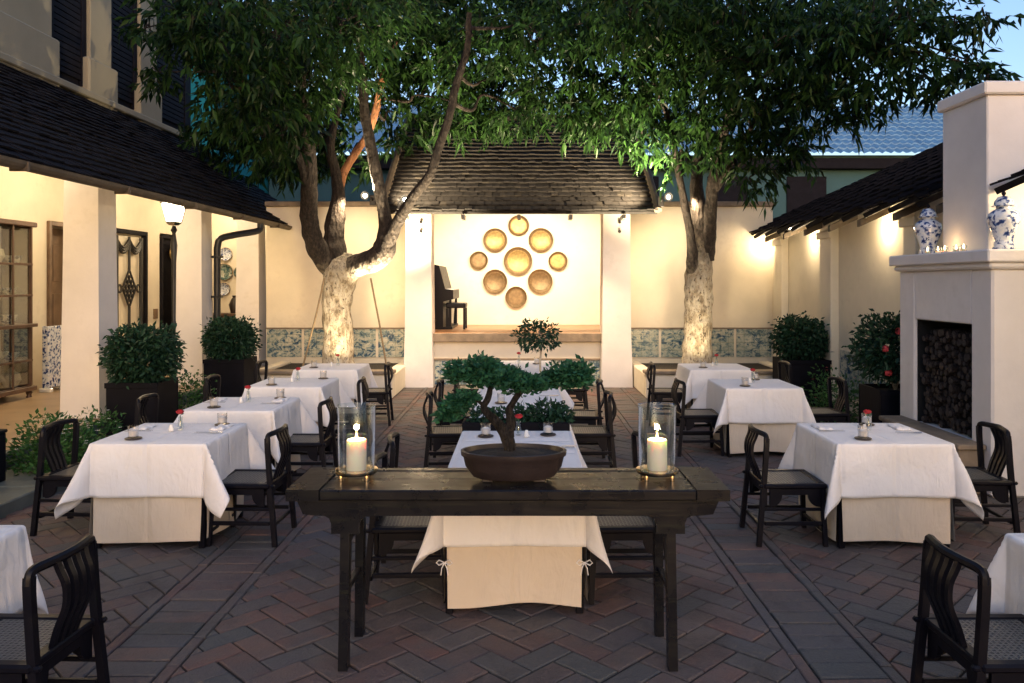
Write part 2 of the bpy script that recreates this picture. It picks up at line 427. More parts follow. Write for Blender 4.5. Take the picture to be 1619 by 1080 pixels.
def paver(mb, cx, cy, L, W, ang, gap=.009):
    """one worn brick, top near z=0 with a slight tilt and rounded edges"""
    L = L-gap-random.random()*.004; W = W-gap-random.random()*.004; a, b = L/2, W/2; e = .006
    zt = random.uniform(-.0035, .0035); tx = random.uniform(-.012, .012); ty = random.uniform(-.02, .02)
    ca, sa = math.cos(ang+random.uniform(-.012, .012)), math.sin(ang+random.uniform(-.012, .012))
    cx += random.uniform(-.002, .002); cy += random.uniform(-.002, .002)
    def P(x, y, z): return (cx+x*ca-y*sa, cy+x*sa+y*ca, z+zt+x*tx+y*ty)
    j = lambda: random.uniform(-.003, .003)
    top = [P(-a+e+j(), -b+e+j(), 0), P(a-e+j(), -b+e+j(), 0), P(a-e+j(), b-e+j(), 0), P(-a+e+j(), b-e+j(), 0)]
    mid = [P(-a, -b, -.005), P(a, -b, -.005), P(a, b, -.005), P(-a, b, -.005)]
    bot = [P(-a, -b, -.03), P(a, -b, -.03), P(a, b, -.03), P(-a, b, -.03)]
    fs = [(0, 1, 2, 3)]+[(4+i, 4+(i+1) % 4, (i+1) % 4, i) for i in range(4)]+[(8+i, 8+(i+1) % 4, 4+(i+1) % 4, 4+i) for i in range(4)]
    mb.add(top+mid+bot, fs)
STRIPS = [(-2.09, -1.75), (1.41, 1.75)]
def in_strip(x, pad): return any(a-pad < x < b+pad for a, b in STRIPS)
def clip(poly, a, s):
    out = []
    for i in range(len(poly)):
        p, q = poly[i], poly[(i+1) % len(poly)]; ip, iq = s*(p[0]-a) >= 0, s*(q[0]-a) >= 0
        if ip: out.append(p)
        if ip != iq: t = (a-p[0])/(q[0]-p[0]); out.append((a, p[1]+t*(q[1]-p[1])))
    return out
def cut_paver(mb, poly):
    n = len(poly); A = .5*sum(poly[i][0]*poly[(i+1) % n][1]-poly[(i+1) % n][0]*poly[i][1] for i in range(n))
    if abs(A) < .0018: return
    cx, cy = sum(p[0] for p in poly)/n, sum(p[1] for p in poly)/n; zt = random.uniform(-.0035, .002)
    def ring(d, z):
        o = []
        for x, y in poly:
            r = math.hypot(x-cx, y-cy); f = max(.3, 1-d/max(r, .02)); o.append((cx+(x-cx)*f, cy+(y-cy)*f, z+zt))
        return o
    vs = ring(.015, 0)+ring(.007, -.005)+ring(.007, -.03)
    mb.add(vs, [tuple(range(n))]+[(n+i, n+(i+1) % n, (i+1) % n, i) for i in range(n)]+[(2*n+i, 2*n+(i+1) % n, n+(i+1) % n, n+i) for i in range(n)])
mb = MB(); W = .148; c45 = math.sqrt(.5)
for i in range(-80, 105):
    for j in range(-80, 105):
        m = (i-j) % 4
        if m == 0: u, v, an = (i+1)*W, (j+.5)*W, 0.
        elif m == 3: u, v, an = (i+.5)*W, (j+1)*W, math.pi/2
        else: continue
        x, y = (u-v)*c45+.05, (u+v)*c45+.06
        if not (-4.25 < x < 5.0 and 1.2 < y < 14.55): continue
        polys = None
        for a, b in STRIPS:
            if a-.3 < x < b+.3:
                ca, sa = math.cos(math.pi/4+an), math.sin(math.pi/4+an)
                P4 = [(x+ca*p*W-sa*q*W/2, y+sa*p*W+ca*q*W/2) for p, q in ((-1, -1), (1, -1), (1, 1), (-1, 1))]
                if min(p[0] for p in P4) < b+.068 and max(p[0] for p in P4) > a-.068: polys = [clip(P4, a-.068, -1), clip(P4, b+.068, 1)]
        if polys is None: paver(mb, x, y, 2*W, W, math.pi/4+an)
        else:
            for q in polys:
                if len(q) >= 3: cut_paver(mb, q)
structure('brick_paving', mb, M['brick'])
mb = MB()
for a, b in STRIPS:
    y = 1.2; k = 0
    while y < 14.5:
        w = .150+random.uniform(-.006, .006)
        mb2 = mb; paver(mb2, (a+b)/2, y+w/2, b-a-.0, w, 0); y += w
    for xx, off in ((a-.035, .0), (b+.035, .13)):
        y = 1.2-off
        while y < 14.5: paver(mb, xx, y+.155, .312, .064, math.pi/2, .002); y += .312
structure('brick_path', mb, M['brick'])

# raised veranda floor and its lower stone step
mb = MB(); mb.box(-7.6, -4.92, -2, 17.6, -.02, .25, .012); structure('terrace', mb, M['terrace'])
mb = MB()
y = -2
while y < 14.3:
    w = random.uniform(.8, 1.2); y1 = min(y+w, 14.3); mb.box(-4.915, -4.16, y+.004, y1-.004, -.02, .11+random.uniform(-.003, .003), .01); y = y1
structure('stone_step', mb, M['stone'])
mb = MB()
y = -2
while y < 17:
    w = random.uniform(.9, 1.3); y1 = min(y+w, 17); mb.box(-5.0, -4.895, y+.003, y1-.003, .115, .262, .01); y = y1
structure('terrace_kerb', mb, M['stone'])

# ================================================================== ROOF COURSES
def courses(mb, o, along, up, nrm, length, slope, course=.2, tw=.2, th=.022, jit=.006, warp=.0):
    o, along, up, nrm = map(Vector, (o, along, up, nrm)); nc = int(slope/course)+1; nt = int(length/tw)+1
    for i in range(nc):
        s0 = i*course; s1 = min(s0+course*1.28, slope)
        off = (i % 2)*tw*.5
        for j in range(-1, nt):
            a0 = max(0, j*tw+off+.003); a1 = min(length, (j+1)*tw+off-.003)
            if a1-a0 < .02: continue
            dn = random.uniform(-jit, jit); ds = random.uniform(-jit, jit)*1.5; dn2 = dn+random.uniform(-jit, jit)*.6
            h0 = th*1.9; h1 = th*.4
            p = [o+along*a0+up*(s0+ds)+nrm*(h0+dn), o+along*a1+up*(s0+ds)+nrm*(h0+dn2), o+along*a1+up*s1+nrm*(h1+dn2), o+along*a0+up*s1+nrm*(h1+dn)]
            q = [p[0]-nrm*th, p[1]-nrm*th, p[2]-nrm*th*.6, p[3]-nrm*th*.6]
            mb.add(p+q, [(0, 1, 2, 3), (4, 5, 1, 0), (4, 0, 3, 7), (5, 6, 2, 1)])
def deck(mb, a, b, c, d, th):
    n = (Vector(b)-Vector(a)).cross(Vector(d)-Vector(a)).normalized()
    if n.z < 0: n = -n
    P = [Vector(p) for p in (a, b, c, d)]; Q = [p-n*th for p in P]
    mb.add(P+Q, [(0, 1, 2, 3), (7, 6, 5, 4)]+[(4+i, 4+(i+1) % 4, (i+1) % 4, i) for i in range(4)])

# ================================================================== VERANDA HOUSE (left)
vh = thing('veranda_house', 'cream two storey house on the left with a pillared veranda under a black tiled roof', 'house', (-6, 9, 0))
VO = Vector((-6, 9, 0))
def vp(name, mb, mat, parent=None, smooth=False):
    o = mb.build(name, mat, smooth=smooth); o.parent = parent or vh
    o.location = -VO if parent is None else (0, 0, 0); return o
mb = MB()
# wall with real openings: door 1 (d 12.4-13.3), grille (13.85-15.2), door 2 (15.85-16.6)
def wall_x(mb, x0, x1, ys, z0, z1, ops):
    y = ys[0]
    for a, b, zb, zt in ops:
        mb.box(x0, x1, y, a, z0, z1, 0)
        if zb > z0: mb.box(x0, x1, a, b, z0, zb, 0)
        mb.box(x0, x1, a, b, zt, z1, 0); y = b
    mb.box(x0, x1, y, ys[1], z0, z1, 0)
WX = -7.45
OPS = [(12.42, 13.35, .25, 2.86), (14.29, 15.62, .25, 2.88), (16.25, 17.15, .25, 2.90)]
wall_x(mb, WX-.3, WX, (-2, 17.5), .2, 5.0, OPS)
vp('wall', mb, M['plaster'])
mb = MB(); mb.prism([(WX-.3, .2), (-4.72, .2), (-4.72, 3.02), (WX, 4.9), (WX-.3, 4.9)], 'y', 17.502, 17.8); vp('end_wall', mb, M['plaster'])
mb = MB(); mb.box(WX-2.5, WX-.31, -2, 17.8, .2, 5.0, 0); vp('inner_room', mb, M['plaster'])
mb = MB()   # ceiling of the veranda
mb.add([(-4.62, -2, 2.97), (-4.62, 17.9, 2.97), (WX, 17.9, 4.90), (WX, -2, 4.90), (-4.62, -2, 3.0), (-4.62, 17.9, 3.0), (WX, 17.9, 4.93), (WX, -2, 4.93)],
       [(0, 1, 2, 3), (7, 6, 5, 4), (0, 4, 5, 1), (1, 5, 6, 2), (2, 6, 7, 3), (3, 7, 4, 0)])
vp('ceiling', mb, M['plaster'])
for d in (6.3, 9.46, 12.5, 15.2):
    mb = MB(); s0, s1 = .235, .205; cx, cy = -5.29, d+.22
    zs = [(.26, s0+.012), (.32, s0), (2.0, s1+.01), (3.2, s1)]
    vs = []
    for z, r in zs: vs += [(cx-r, cy-r, z), (cx+r, cy-r, z), (cx+r, cy+r, z), (cx-r, cy+r, z)]
    fs = [(i*4+k, i*4+(k+1) % 4, i*4+4+(k+1) % 4, i*4+4+k) for i in range(3) for k in range(4)]+[(3, 2, 1, 0), (12, 13, 14, 15)]
    mb.add(vs, fs); vp('pillar', mb, M['plaster_white'])
# doors and grille
def frame_x(mb, x, y0, y1, z0, z1, w=.09, t=.07):
    mb.box(x-.06, x+t, y0-w, y0, z0, z1+w, .008); mb.box(x-.06, x+t, y1, y1+w, z0, z1+w, .008); mb.box(x-.06, x+t-.004, y0-.001, y1+.001, z1, z1+w, .008)
mb = MB(); frame_x(mb, WX, 12.45, 13.32, .25, 2.78, .07, .05); dfr = vp('door', mb, M['brownwood'])
mb = MB(); mb.box(WX-.25, WX-.20, 12.46, 12.66, .27, 2.77, .005); mb.box(WX-.3, WX-.25, 12.9, 13.3, .27, 2.77, .005)
for z in (.6, 1.4, 2.2): mb.box(WX-.25, WX-.235, 12.95, 13.25, z-.3, z+.3, .01)
vp('door_leaf', mb, M['brownwood'], dfr)
mb = MB(); frame_x(mb, WX, 14.37, 15.55, .25, 2.80, .08, .05); gfr = vp('window_grille', mb, M['darkwood'])
mb = MB(); mb.box(WX-.08, WX-.05, 14.37, 15.55, .25, 2.8, 0); vp('backing', mb, M['plaster'], gfr)
mb = MB(); gx = WX+.01; gy = 14.96
for y in (14.49, 15.43): mb.tube([(gx, y, .27), (gx, y, 2.75)], .035, 6)
mb.tube([(gx, gy, 2.12), (gx, gy, 2.75)], .026, 6); mb.tube([(gx, gy, .27), (gx, gy, 1.42)], .026, 6)
for k in range(3):      # swagged head
    for s in (0, 1):
        y0 = 14.49+s*.47
        mb.tube([(gx, y0+.47*t/8, 2.70-.05*k-.16*math.sin(math.pi*t/8)) for t in range(9)], .028, 6)
for k in range(-2, 3):  # knotted diamond lattice
    for sg in (1, -1):
        c_ = k/2.; mb.tube([(gx, gy+sg*.25*(c_+1)/2, 1.77+.36*(c_-1)/2), (gx, gy+sg*.25*(c_-1)/2, 1.77+.36*(c_+1)/2)], .021, 6)
for a in ((.36, 0), (-.36, 0)):
    mb.tube([(gx, gy+a[0]+.07*math.cos(t*math.pi/5), 1.77+a[1]*.62+.07*math.sin(t*math.pi/5)) for t in range(11)], .02, 6)
vp('ironwork', mb, M['metalblack'], gfr)
mb = MB(); frame_x(mb, WX, 16.3, 17.1, .25, 2.80, .07, .05); d3 = vp('louvre_door', mb, M['darkwood'])
mb = MB()
for k in range(52): 
    z = .3+k*.046
    mb.add([(WX-.03, 16.31, z), (WX-.03, 17.09, z), (WX-.005, 17.09, z+.04), (WX-.005, 16.31, z+.04)], [(0, 1, 2, 3)])
mb.box(WX-.08, WX-.04, 16.3, 17.1, .25, 2.8, 0); vp('louvres', mb, M['darkwood'], d3)
mb = MB(); mb.lathe([(0, .03), (.10, .025), (.13, 0), (.13, -.02), (0, -.02)], (WX+.06, 16.72, 2.5), 20, 'x'); vp('brass_disc', mb, M['brass'], d3)
mb = MB(); mb.box(WX, WX+.03, 15.95, 16.1, 1.15, 1.35, .005); vp('wall_plate', mb, M['brownwood'])
# roof
EX, EZ, RX, RZ = -4.5, 2.98, -7.5, 5.05
sl = Vector((RX-EX, 0, RZ-EZ)); SL = sl.length; sl.normalize(); rn = Vector((-sl.z, 0, sl.x)); rn = rn if rn.z > 0 else -rn
mb = MB(); deck(mb, (EX, -2, EZ), (EX, 17.95, EZ), (RX, 17.95, RZ), (RX, -2, RZ), .05)
courses(mb, (EX+.03, -2, EZ-.02), (0, 1, 0), sl, rn, 19.95, SL+.03, .17, .17, .02, .007)
rf = vp('roof', mb, M['roofdark'])
mb = MB()
prof = [(math.cos(a)*.075, -math.sin(a)*.075) for a in [math.pi*k/8 for k in range(9)]]
pr = prof+[(x*.88, z*.88) for x, z in prof[::-1]]
y = -2
while y < 17.8:
    y1 = min(y+1.8, 17.9); mb.prism([(EX+.06+x, EZ-.03+z) for x, z in pr], 'y', y+.002, y1-.002)
    mb.box(EX-.03, EX+.145, y1-.03, y1-.0, EZ-.115, EZ-.03, .004); y = y1
vp('gutter', mb, M['rafter'], rf)
mb = MB()
p = [(EX+.06, 13.4, EZ-.1), (EX+.04, 13.36, EZ-.22), (-4.72, 13.1, 2.68), (-4.93, 12.92, 2.60), (-4.98, 12.9, 2.45), (-4.98, 12.9, .27)]
mb.tube([tuple(q) for q in spline(p[:5], 4)]+[p[5]], .055, 10)
for z in (.9, 1.65, 2.3): mb.box(-5.06, -4.9, 12.84, 12.96, z-.02, z+.02, .004)
vp('downpipe', mb, M['metalblack'], rf, True)
# upper storey: pilasters with stepped bases, dark shutters between
mb = MB(); mb.box(WX-.4, WX-.06, -2, 17.9, 4.9, 9.5, 0); vp('upper_wall', mb, M['darkwood'])
for y0, y1 in ((10.2, 12.42), (13.52, 14.22), (15.3, 15.98), (7.6, 8.4)):
    mb = MB(); mb.box(WX-.06, WX+.06, y0, y1, 4.95, 9.5, .01); mb.box(WX-.06, WX+.12, y0-.13, y1+.13, 4.95, 5.72, .03)
    vp('pilaster', mb, M['upperplaster'])
for y0, y1 in ((12.42, 13.52), (14.22, 15.3), (15.98, 17.6)):
    mb = MB()
    for k in range(40): mb.box(WX-.06, WX-.01, y0+.16, y1-.16, 5.3+k*.1, 5.385+k*.1, .004)
    mb.box(WX-.06, WX+.005, y0+.02, y0+.15, 5.2, 9.4, .006); mb.box(WX-.06, WX+.005, y1-.15, y1-.02, 5.2, 9.4, .006)
    vp('shutter', mb, M['darkwood'])
mb = MB(); mb.box(WX-.08, WX+.16, -2, 17.9, 5.0, 5.12, .02); vp('string_course', mb, M['upperplaster'])
# plates hung on the end wall
for px, py, r, hue in ((357, 402, .145, 'bluewhitefine'), (355, 430, .185, 'plateceladon'), (354, 457, .14, 'bluewhitefine'), (380, 431, .14, 'plateceladon')):
    p = at(px, py, 17.46); o = thing('wall_plate_dish', {402: 'small pale blue and white plate, topmost of the plates behind the downpipe', 430: 'large celadon plate, middle of the plates behind the downpipe', 457: 'small dark blue plate, lowest of the plates behind the downpipe', 431: 'celadon plate half hidden by the pillar, right of the other three plates'}[py], 'plate', p, 0, 'plates hung on the veranda end wall')
    mb = MB(); mb.lathe([(0, .02), (r*.6, .02), (r*.72, .0), (r, -.02), (r, -.012), (r*.72, .03), (0, .035)], (0, 0, 0), 28, 'y'); mb.build('dish', M[hue], o, True)
    mb = MB(); mb.lathe([(r*.97, -.024), (r*1.03, -.018), (r*1.03, -.008), (r*.97, -.006), (r*.97, -.024)], (0, 0, 0), 28, 'y', cap=False); mb.build('rim', M['brassdark'], o, True)
sb = thing('sideboard', 'dark wooden sideboard below the hanging plates at the veranda end', 'sideboard', (-6.3, 17.2, .25))
mb = MB(); mb.box(-.7, .7, -.25, .25, .92, .97, .006); mb.build('top', M['cabinet'], sb)
mb = MB(); mb.box(-.65, .65, -.22, .22, .2, .918, .006); mb.build('carcass', M['cabinet'], sb)
for x in (-.6, .6):
    for y in (-.19, .19): mb = MB(); mb.box(x-.03, x+.03, y-.03, y+.03, 0, .198, .004); mb.build('leg', M['cabinet'], sb)
p = at(373, 492, 17.2); mb = MB(); mb.lathe([(0, 0), (.09, 0), (.10, .05), (.13, .18), (.08, .3), (.05, .34), (.07, .38), (0, .38)], (0, 0, 0), 18)
tag(mb.build('brown_jar', M['pot'], None, True, (p.x, 17.15, 1.222)), 'round brown jar standing on the sideboard below the hanging plates', 'jar')

# display cabinet
dc = thing('display_cabinet', 'tall glazed wooden cabinet of white china against the veranda wall', 'cabinet', (-7.2, 10.3, .25))
mb = MB(); x0, x1, ya, yb = -.24, .2, -1.1, .98; H = 2.42
mb.box(x0, x0+.02, ya, yb, .12, H, .003)
for y in (ya, yb-.05): 
    mb.box(x0, x1, y, y+.05, .12, H, .004)
mb.box(x0-.002, x1+.05, ya-.06, yb+.06, H, H+.07, .012); mb.box(x0, x1, ya, yb, .12, .17, .004)
mb.box(x0, x1+.06, ya-.04, yb+.05, 1.0, 1.05, .006)
mb.box(x1+.002, x1+.055, ya-.03, yb+.04, .10, .16, .004); 
mb.build('case', M['cabinet'], dc)
mb = MB(); mb.box(x0+.0205, x0+.03, ya+.052, yb-.052, .172, H-.002, 0); mb.build('back_panel', M['plaster'], dc)
for z in (.52, 1.44, 1.88): mb = MB(); mb.box(x0+.02, x1-.02, ya+.05, yb-.05, z, z+.02, .002); mb.build('shelf', M['cabinet'], dc)
mb = MB()
for k in range(6): y = ya+.025+k*(yb-ya-.05)/5; mb.box(x1+.001, x1+.02, y-.015, y+.015, .17, H-.001, .003)
for z in (.52, 1.44, 1.88): mb.box(x1+.003, x1+.018, ya, yb, z-.006, z+.024, .002)
mb.build('glazing_bars', M['cabinet'], dc)
mb = MB(); mb.box(x1-.012, x1-.008, ya+.05, yb-.05, .2, H-.03, 0); mb.build('glass_pane', M['paneglass'], dc)
for x in (x0+.05, x1-.02):
    for y in (ya+.04, yb-.03): mb = MB(); mb.lathe([(.0, 0), (.04, 0), (.03, .03), (.045, .07), (.025, .1), (.03, .118), (0, .118)], (x, y, 0), 12); mb.build('foot', M['cabinet'], dc, True)
mb = MB(); mb.lathe([(0, 0), (.045, 0), (.075, .04), (.085, .08), (.08, .08), (.07, .045), (0, .012)], n=14); cup = tag(mb.build('china_bowl', M['bluewhitefine'], None, True), 'blue and white china bowl on a cabinet shelf', 'bowl', 'china bowls in the display cabinet')
mb = MB(); mb.lathe([(0, 0), (.05, 0), (.085, .06), (.07, .12), (.03, .14), (.035, .15), (.012, .17), (0, .18)], n=14); mb.tube([(.07, 0, .05), (.12, 0, .09), (.13, 0, .12)], .014, 6); mb.tube([(-.07, 0, .11), (-.12, 0, .1), (-.11, 0, .05), (-.07, 0, .04)], .008, 6)
pot = tag(mb.build('teapot', M['china'], None, True), 'white china teapot on a cabinet shelf', 'teapot', 'teapots in the display cabinet')
fb = fp = True
for z in (.42, .79, 1.30+.02, 1.71, 2.15):
    for k in range(5):
        y = 10.3-1.0+.22+k*.40+random.uniform(-.05, .05); x = -7.2+random.uniform(-.1, .05)
        if (k+int(z*10)) % 2: o = cup if fb else copy_tree(cup); fb = False
        else: o = pot if fp else copy_tree(pot); fp = False
        o.location = (x, y, {.42: .42, .79: .79, 1.32: 1.302, 1.71: 1.712, 2.15: 2.152}[round(z, 2)]); o.rotation_euler = (0, 0, random.uniform(0, 6)); s_ = random.uniform(1.2, 1.6); o.scale = (s_, s_, s_)
# blue and white garden stool by the door
gs = thing('porcelain_panel', 'blue and white painted porcelain panel on feet beside the cabinet', 'screen', (-7.08, 11.95, .25))
mb = MB(); mb.box(-.05, .05, -.22, .22, .06, .98, .01); mb.build('panel', M['bluewhite'], gs)
mb = MB(); 
for y in (-.2, .2): mb = MB(); mb.box(-.09, .09, y-.04, y+.04, 0, .06, .01); mb.build('foot', M['china'], gs)

# lantern on its black post
lp = at(275, 540, 11.0); lt = thing('lantern_post', 'white glass lantern on a black post by the veranda roof edge', 'lantern', (lp.x, 11, .25))
mb = MB(); mb.lathe([(0, 0), (.12, 0), (.12, .05), (.06, .1), (.028, .2), (.025, 1.0), (.036, 1.05), (.025, 1.1), (.03, 1.9), (.046, 2.15), (.022, 2.32), (.045, 2.36), (.02, 2.42), (0, 2.42)], n=14); mb.build('post', M['metalblack'], lt, True)
mb = MB(); mb.lathe([(0, 2.43), (.07, 2.43), (.11, 2.46), (.11, 2.475), (0, 2.475)], n=6); mb.lathe([(0, 2.735), (.185, 2.735), (.20, 2.745), (.06, 2.83), (.03, 2.86), (0, 2.87)], n=6)
for k in range(6): a = k*math.pi/3; mb.tube([(.107*math.cos(a), .107*math.sin(a), 2.47), (.182*math.cos(a), .182*math.sin(a), 2.74)], .006, 5); mb.build('lantern_frame', M['silver'], lt)
mb = MB(); mb.lathe([(.0, 2.478), (.10, 2.478), (.172, 2.733), (0, 2.733)], n=6); mb.build('lantern_glass', M['lampglow'], lt)

# ================================================================== REAR COURTYARD WALLS AND BEDS
BD = 15.0
for xa, xb, nm, lb in ((-4.86, -2.05, 'l', 'cream rear wall behind the left tree with a tiled dado'), (1.9, 4.75, 'r', 'cream rear wall behind the right tree with a tiled dado')):
    w = thing('rear_wall', lb, 'wall', ((xa+xb)/2, BD+.1, 0)); off = -w.location
    def wp(name, mb, mat): o = mb.build(name, mat); o.parent = w; o.location = off; return o
    mb = MB(); mb.box(xa, xb, BD, BD+.25, 0, 3.32, 0); wp('wall_face', mb, M['plaster'])
    mb = MB(); mb.box(xa-.02, xb+.02, BD-.05, BD+.3, 3.322, 3.42, .015); wp('coping', mb, M['stonebrown'])
    mb = MB(); n = 4; sp = (xb-xa)/n
    for k in range(n): mb.box(xa+k*sp+.02, xa+(k+1)*sp-.03, BD-.02, BD-.001, .47, 1.0, .003)
    wp('tile_dado', mb, M['dado'])
    mb = MB(); mb.box(xa, xb, BD-.035, BD-.003, 1.003, 1.03, .004); wp('dado_rail', mb, M['stonebrown'])
    bed = thing('planting_bed', 'low stone edged bed round the '+('left' if nm == 'l' else 'right')+' tree trunk', 'planter', ((xa+xb)/2, 14.2, 0)); off2 = -bed.location
    ka, kb = (xa+.3, xb-.05) if nm == 'l' else (xa+.1, xb-.1)
    mb = MB(); mb.box(ka, kb, 12.75, 12.95, 0, .40, .02); mb.box(ka, ka+.2, 12.952, BD-.06, 0, .40, .02); mb.box(kb-.2, kb, 12.952, BD-.06, 0, .40, .02)
    o = mb.build('kerb', M['plaster']); o.parent = bed; o.location = off2
    mb = MB(); mb.box(ka-.03, kb+.03, 12.70, 12.98, .402, .46, .012); o = mb.build('kerb_cap', M['stonebrown']); o.parent = bed; o.location = off2
    mb = MB(); mb.box(ka+.201, kb-.201, 12.951, BD-.07, 0, .36, .0); o = mb.build('bed_soil', M['soil']); o.parent = bed; o.location = off2

# ================================================================== STAGE PAVILION
sp_ = thing('stage_pavilion', 'open fronted stage pavilion with a dark tiled roof on two cream columns', 'pavilion', (0, 15.5, 0)); PO = -sp_.location
def pp(name, mb, mat, parent=None, smooth=False):
    o = mb.build(name, mat, smooth=smooth); o.parent = parent or sp_
    o.location = PO if parent is None else (0, 0, 0); return o
for x0, x1 in ((-2.11, -1.63), (1.44, 1.95)):
    mb = MB(); cx = (x0+x1)/2; hw = (x1-x0)/2; cy = 14.45
    zs = [(0, .03), (.35, .022), (.9, .004), (2.6, -.012), (3.3, -.012)]; vs = []
    for z, e in zs: r = hw+e; vs += [(cx-r, cy-.25-e, z), (cx+r, cy-.25-e, z), (cx+r, cy+.25+e, z), (cx-r, cy+.25+e, z)]
    mb.add(vs, [(i*4+k, i*4+(k+1) % 4, i*4+4+(k+1) % 4, i*4+4+k) for i in range(4) for k in range(4)]+[(3, 2, 1, 0), (16, 17, 18, 19)])
    c = pp('column', mb, M['plaster_white'])
    for z in (2.97, 2.80):
        mb = MB(); mb.lathe([(0, -.03), (.025, -.03), (.03, -.015), (.02, 0), (0, 0)], (cx+.05, cy-.235, z), 10, 'y'); pp('wall_hook', mb, M['metalblack'], c)
mb = MB(); mb.box(-2.05, 1.9, 17.4, 17.6, .3, 4.6, 0); pp('back_wall', mb, M['plaster'])
for xa, xb in ((-2.1, -1.98), (1.84, 1.93)): mb = MB(); mb.box(xa, xb, 14.75, 17.398, 0, 3.6, 0); pp('side_wall', mb, M['plaster'])
mb = MB(); mb.box(-1.64, 1.45, 14.40, 14.75, .80, .96, .02); mb.box(-1.97, 1.835, 14.752, 17.39, .80, .955, .0); pp('stage_floor', mb, M['stagewood'])
mb = MB(); mb.box(-1.645, 1.455, 14.36, 14.398, .80, .962, .012); pp('stage_nosing', mb, M['stonebrown'])
mb = MB(); mb.box(-1.62, 1.43, 14.46, 14.60, .0, .798, 0); pp('stage_riser', mb, M['plaster'])
mb = MB()
for k in range(4): mb.box(-1.6+k*.757, -1.6+k*.757+.74, 14.435, 14.458, .02, .46, .003)
pp('tile_dado', mb, M['dado'])
mb = MB(); mb.box(-1.62, 1.43, 14.42, 14.457, .463, .5, .006); pp('dado_rail', mb, M['stonebrown'])
# roof: courses rising away from the courtyard, and a hidden rear slope
EY, EZ2, RY, RZ2 = 13.55, 3.10, 16.7, 5.30; XL, XR = -2.42, 2.32
su = Vector((0, RY-EY, RZ2-EZ2)); SU = su.length; su.normalize(); nn = Vector((0, -su.z, su.y))
mb = MB(); deck(mb, (XL, EY, EZ2), (XR, EY, EZ2), (XR, RY, RZ2), (XL, RY, RZ2), .05)
deck(mb, (XR, RY+2.2, RZ2-1.5), (XL, RY+2.2, RZ2-1.5), (XL, RY, RZ2), (XR, RY, RZ2), .05)
courses(mb, (XL, EY-.02, EZ2-.01), (1, 0, 0), su, nn, XR-XL, SU, .165, .13, .032, .008)
mb.tube([(XL-.02, RY, RZ2+.05), (XR+.02, RY, RZ2+.05)], .09, 8)
prf = pp('roof', mb, M['rooftile'])
for x0 in (XL, XR):     # verge copings
    mb = MB(); o0 = Vector((x0, EY-.03, EZ2+.02)); o1 = Vector((x0, RY, RZ2+.06))
    mb.tube([o0, o1], .07, 8, sq=(1, .8)); pp('verge_tile', mb, M['rafter'], prf)
for x in (-2.0, -1.02, -.06, .83, 1.74):
    mb = MB(); mb.box(x-.03, x+.03, EY-.02, EY+.28, EZ2-.13, EZ2-.052, .004); pp('rafter_tail', mb, M['metalblack'], prf)
mb = MB(); mb.box(-2.12, 1.96, 14.3, 14.6, 3.302, 3.45, .006); mb.box(XL+.05, XR-.05, 14.62, 17.39, 3.40, 3.46, 0); pp('ceiling_board', mb, M['plaster'])
# gable infill above the side walls
for xx in (-2.1, 1.84):
    mb = MB(); mb.prism([(14.75, 3.61), (17.39, 3.61), (17.39, 4.7), (16.7, 5.1)], 'x', xx, xx+.09); pp('gable', mb, M['plaster'])

def spot_fixture(name, label, p, aimx, bulb=True):
    t = thing(name, label, 'spotlight', p)
    mb = MB(); mb.box(-.05, .05, .05, .09, -.09, .09, .006); mb.tube([(0, .05, 0), (0, -.02, .03)], .015, 6); mb.build('bracket', M['metalblack'], t)
    mb = MB(); mb.lathe([(0, .08), (.04, .08), (.06, .03), (.075, -.06), (.065, -.06), (.05, .0), (0, .0)], (aimx*.1, -.06, .06), 14, 'y'); mb.build('lamp_head', M['metalblack'], t, True)
    mb = MB(); mb.lathe([(0, -.045), (.022, -.045), (.034, -.03), (0, -.02)], (aimx*.1, -.06, .06), 12, 'y'); mb.build('bulb', M['bulb'] if bulb else M['metalblack'], t, True)
    return t
SLL = at(588, 316, 13.45); SRR = at(1046, 318, 13.45)
spot_fixture('spotlight', 'lit black spotlight at the left end of the stage roof eave', SLL, -1)
spot_fixture('spotlight', 'lit black spotlight beside the upper left column under the stage roof', at(632, 322, 13.42), 1)
spot_fixture('spotlight', 'lit black spotlight at the right end of the stage roof eave', SRR, 1)

# brass trays on the rear wall
for px, py, r, mt, lb in ((819, 413, 22.5, 'brass', 'largest round brass tray at the centre of the flower of trays'), (820, 357, 16.5, 'brass', 'small brass tray at the top of the flower of trays'),
        (783, 380, 19, 'brass', 'bright brass tray at the upper left of the flower of trays'), (855, 380, 19.5, 'brass', 'bright brass tray at the upper right of the flower of trays'),
        (757, 412, 14.5, 'brassdark', 'smallest brass tray at the far left of the flower of trays'), (882, 413, 15, 'brass', 'small brass tray at the far right of the flower of trays'),
        (783, 445, 19, 'brassdark', 'dull brass tray at the lower left of the flower of trays'), (854, 445, 19.5, 'brassdark', 'dull brass tray at the lower right of the flower of trays'),
        (816, 470, 17, 'brassdark', 'darkest brass tray at the bottom of the flower of trays')):
    R = r*17.3/F; p = at(px, py, 17.36); o = thing('brass_tray', lb, 'tray', p, 0, 'brass trays on the stage wall')
    mb = MB(); mb.lathe([(0, .012), (R*.70, .012), (R*.74, .004), (R*.76, .012), (R*.78, .012)], n=36, axis='y', cap=False); mb.build('plate', M[mt], o, True)
    mb = MB(); mb.lathe([(R*.781, .012), (R*.86, .004), (R*.97, -.03), (R, -.035), (R, -.015), (R*.86, .02), (R*.781, .03)], n=36, axis='y', cap=False); mb.build('rim', M['brassdark'], o, True)

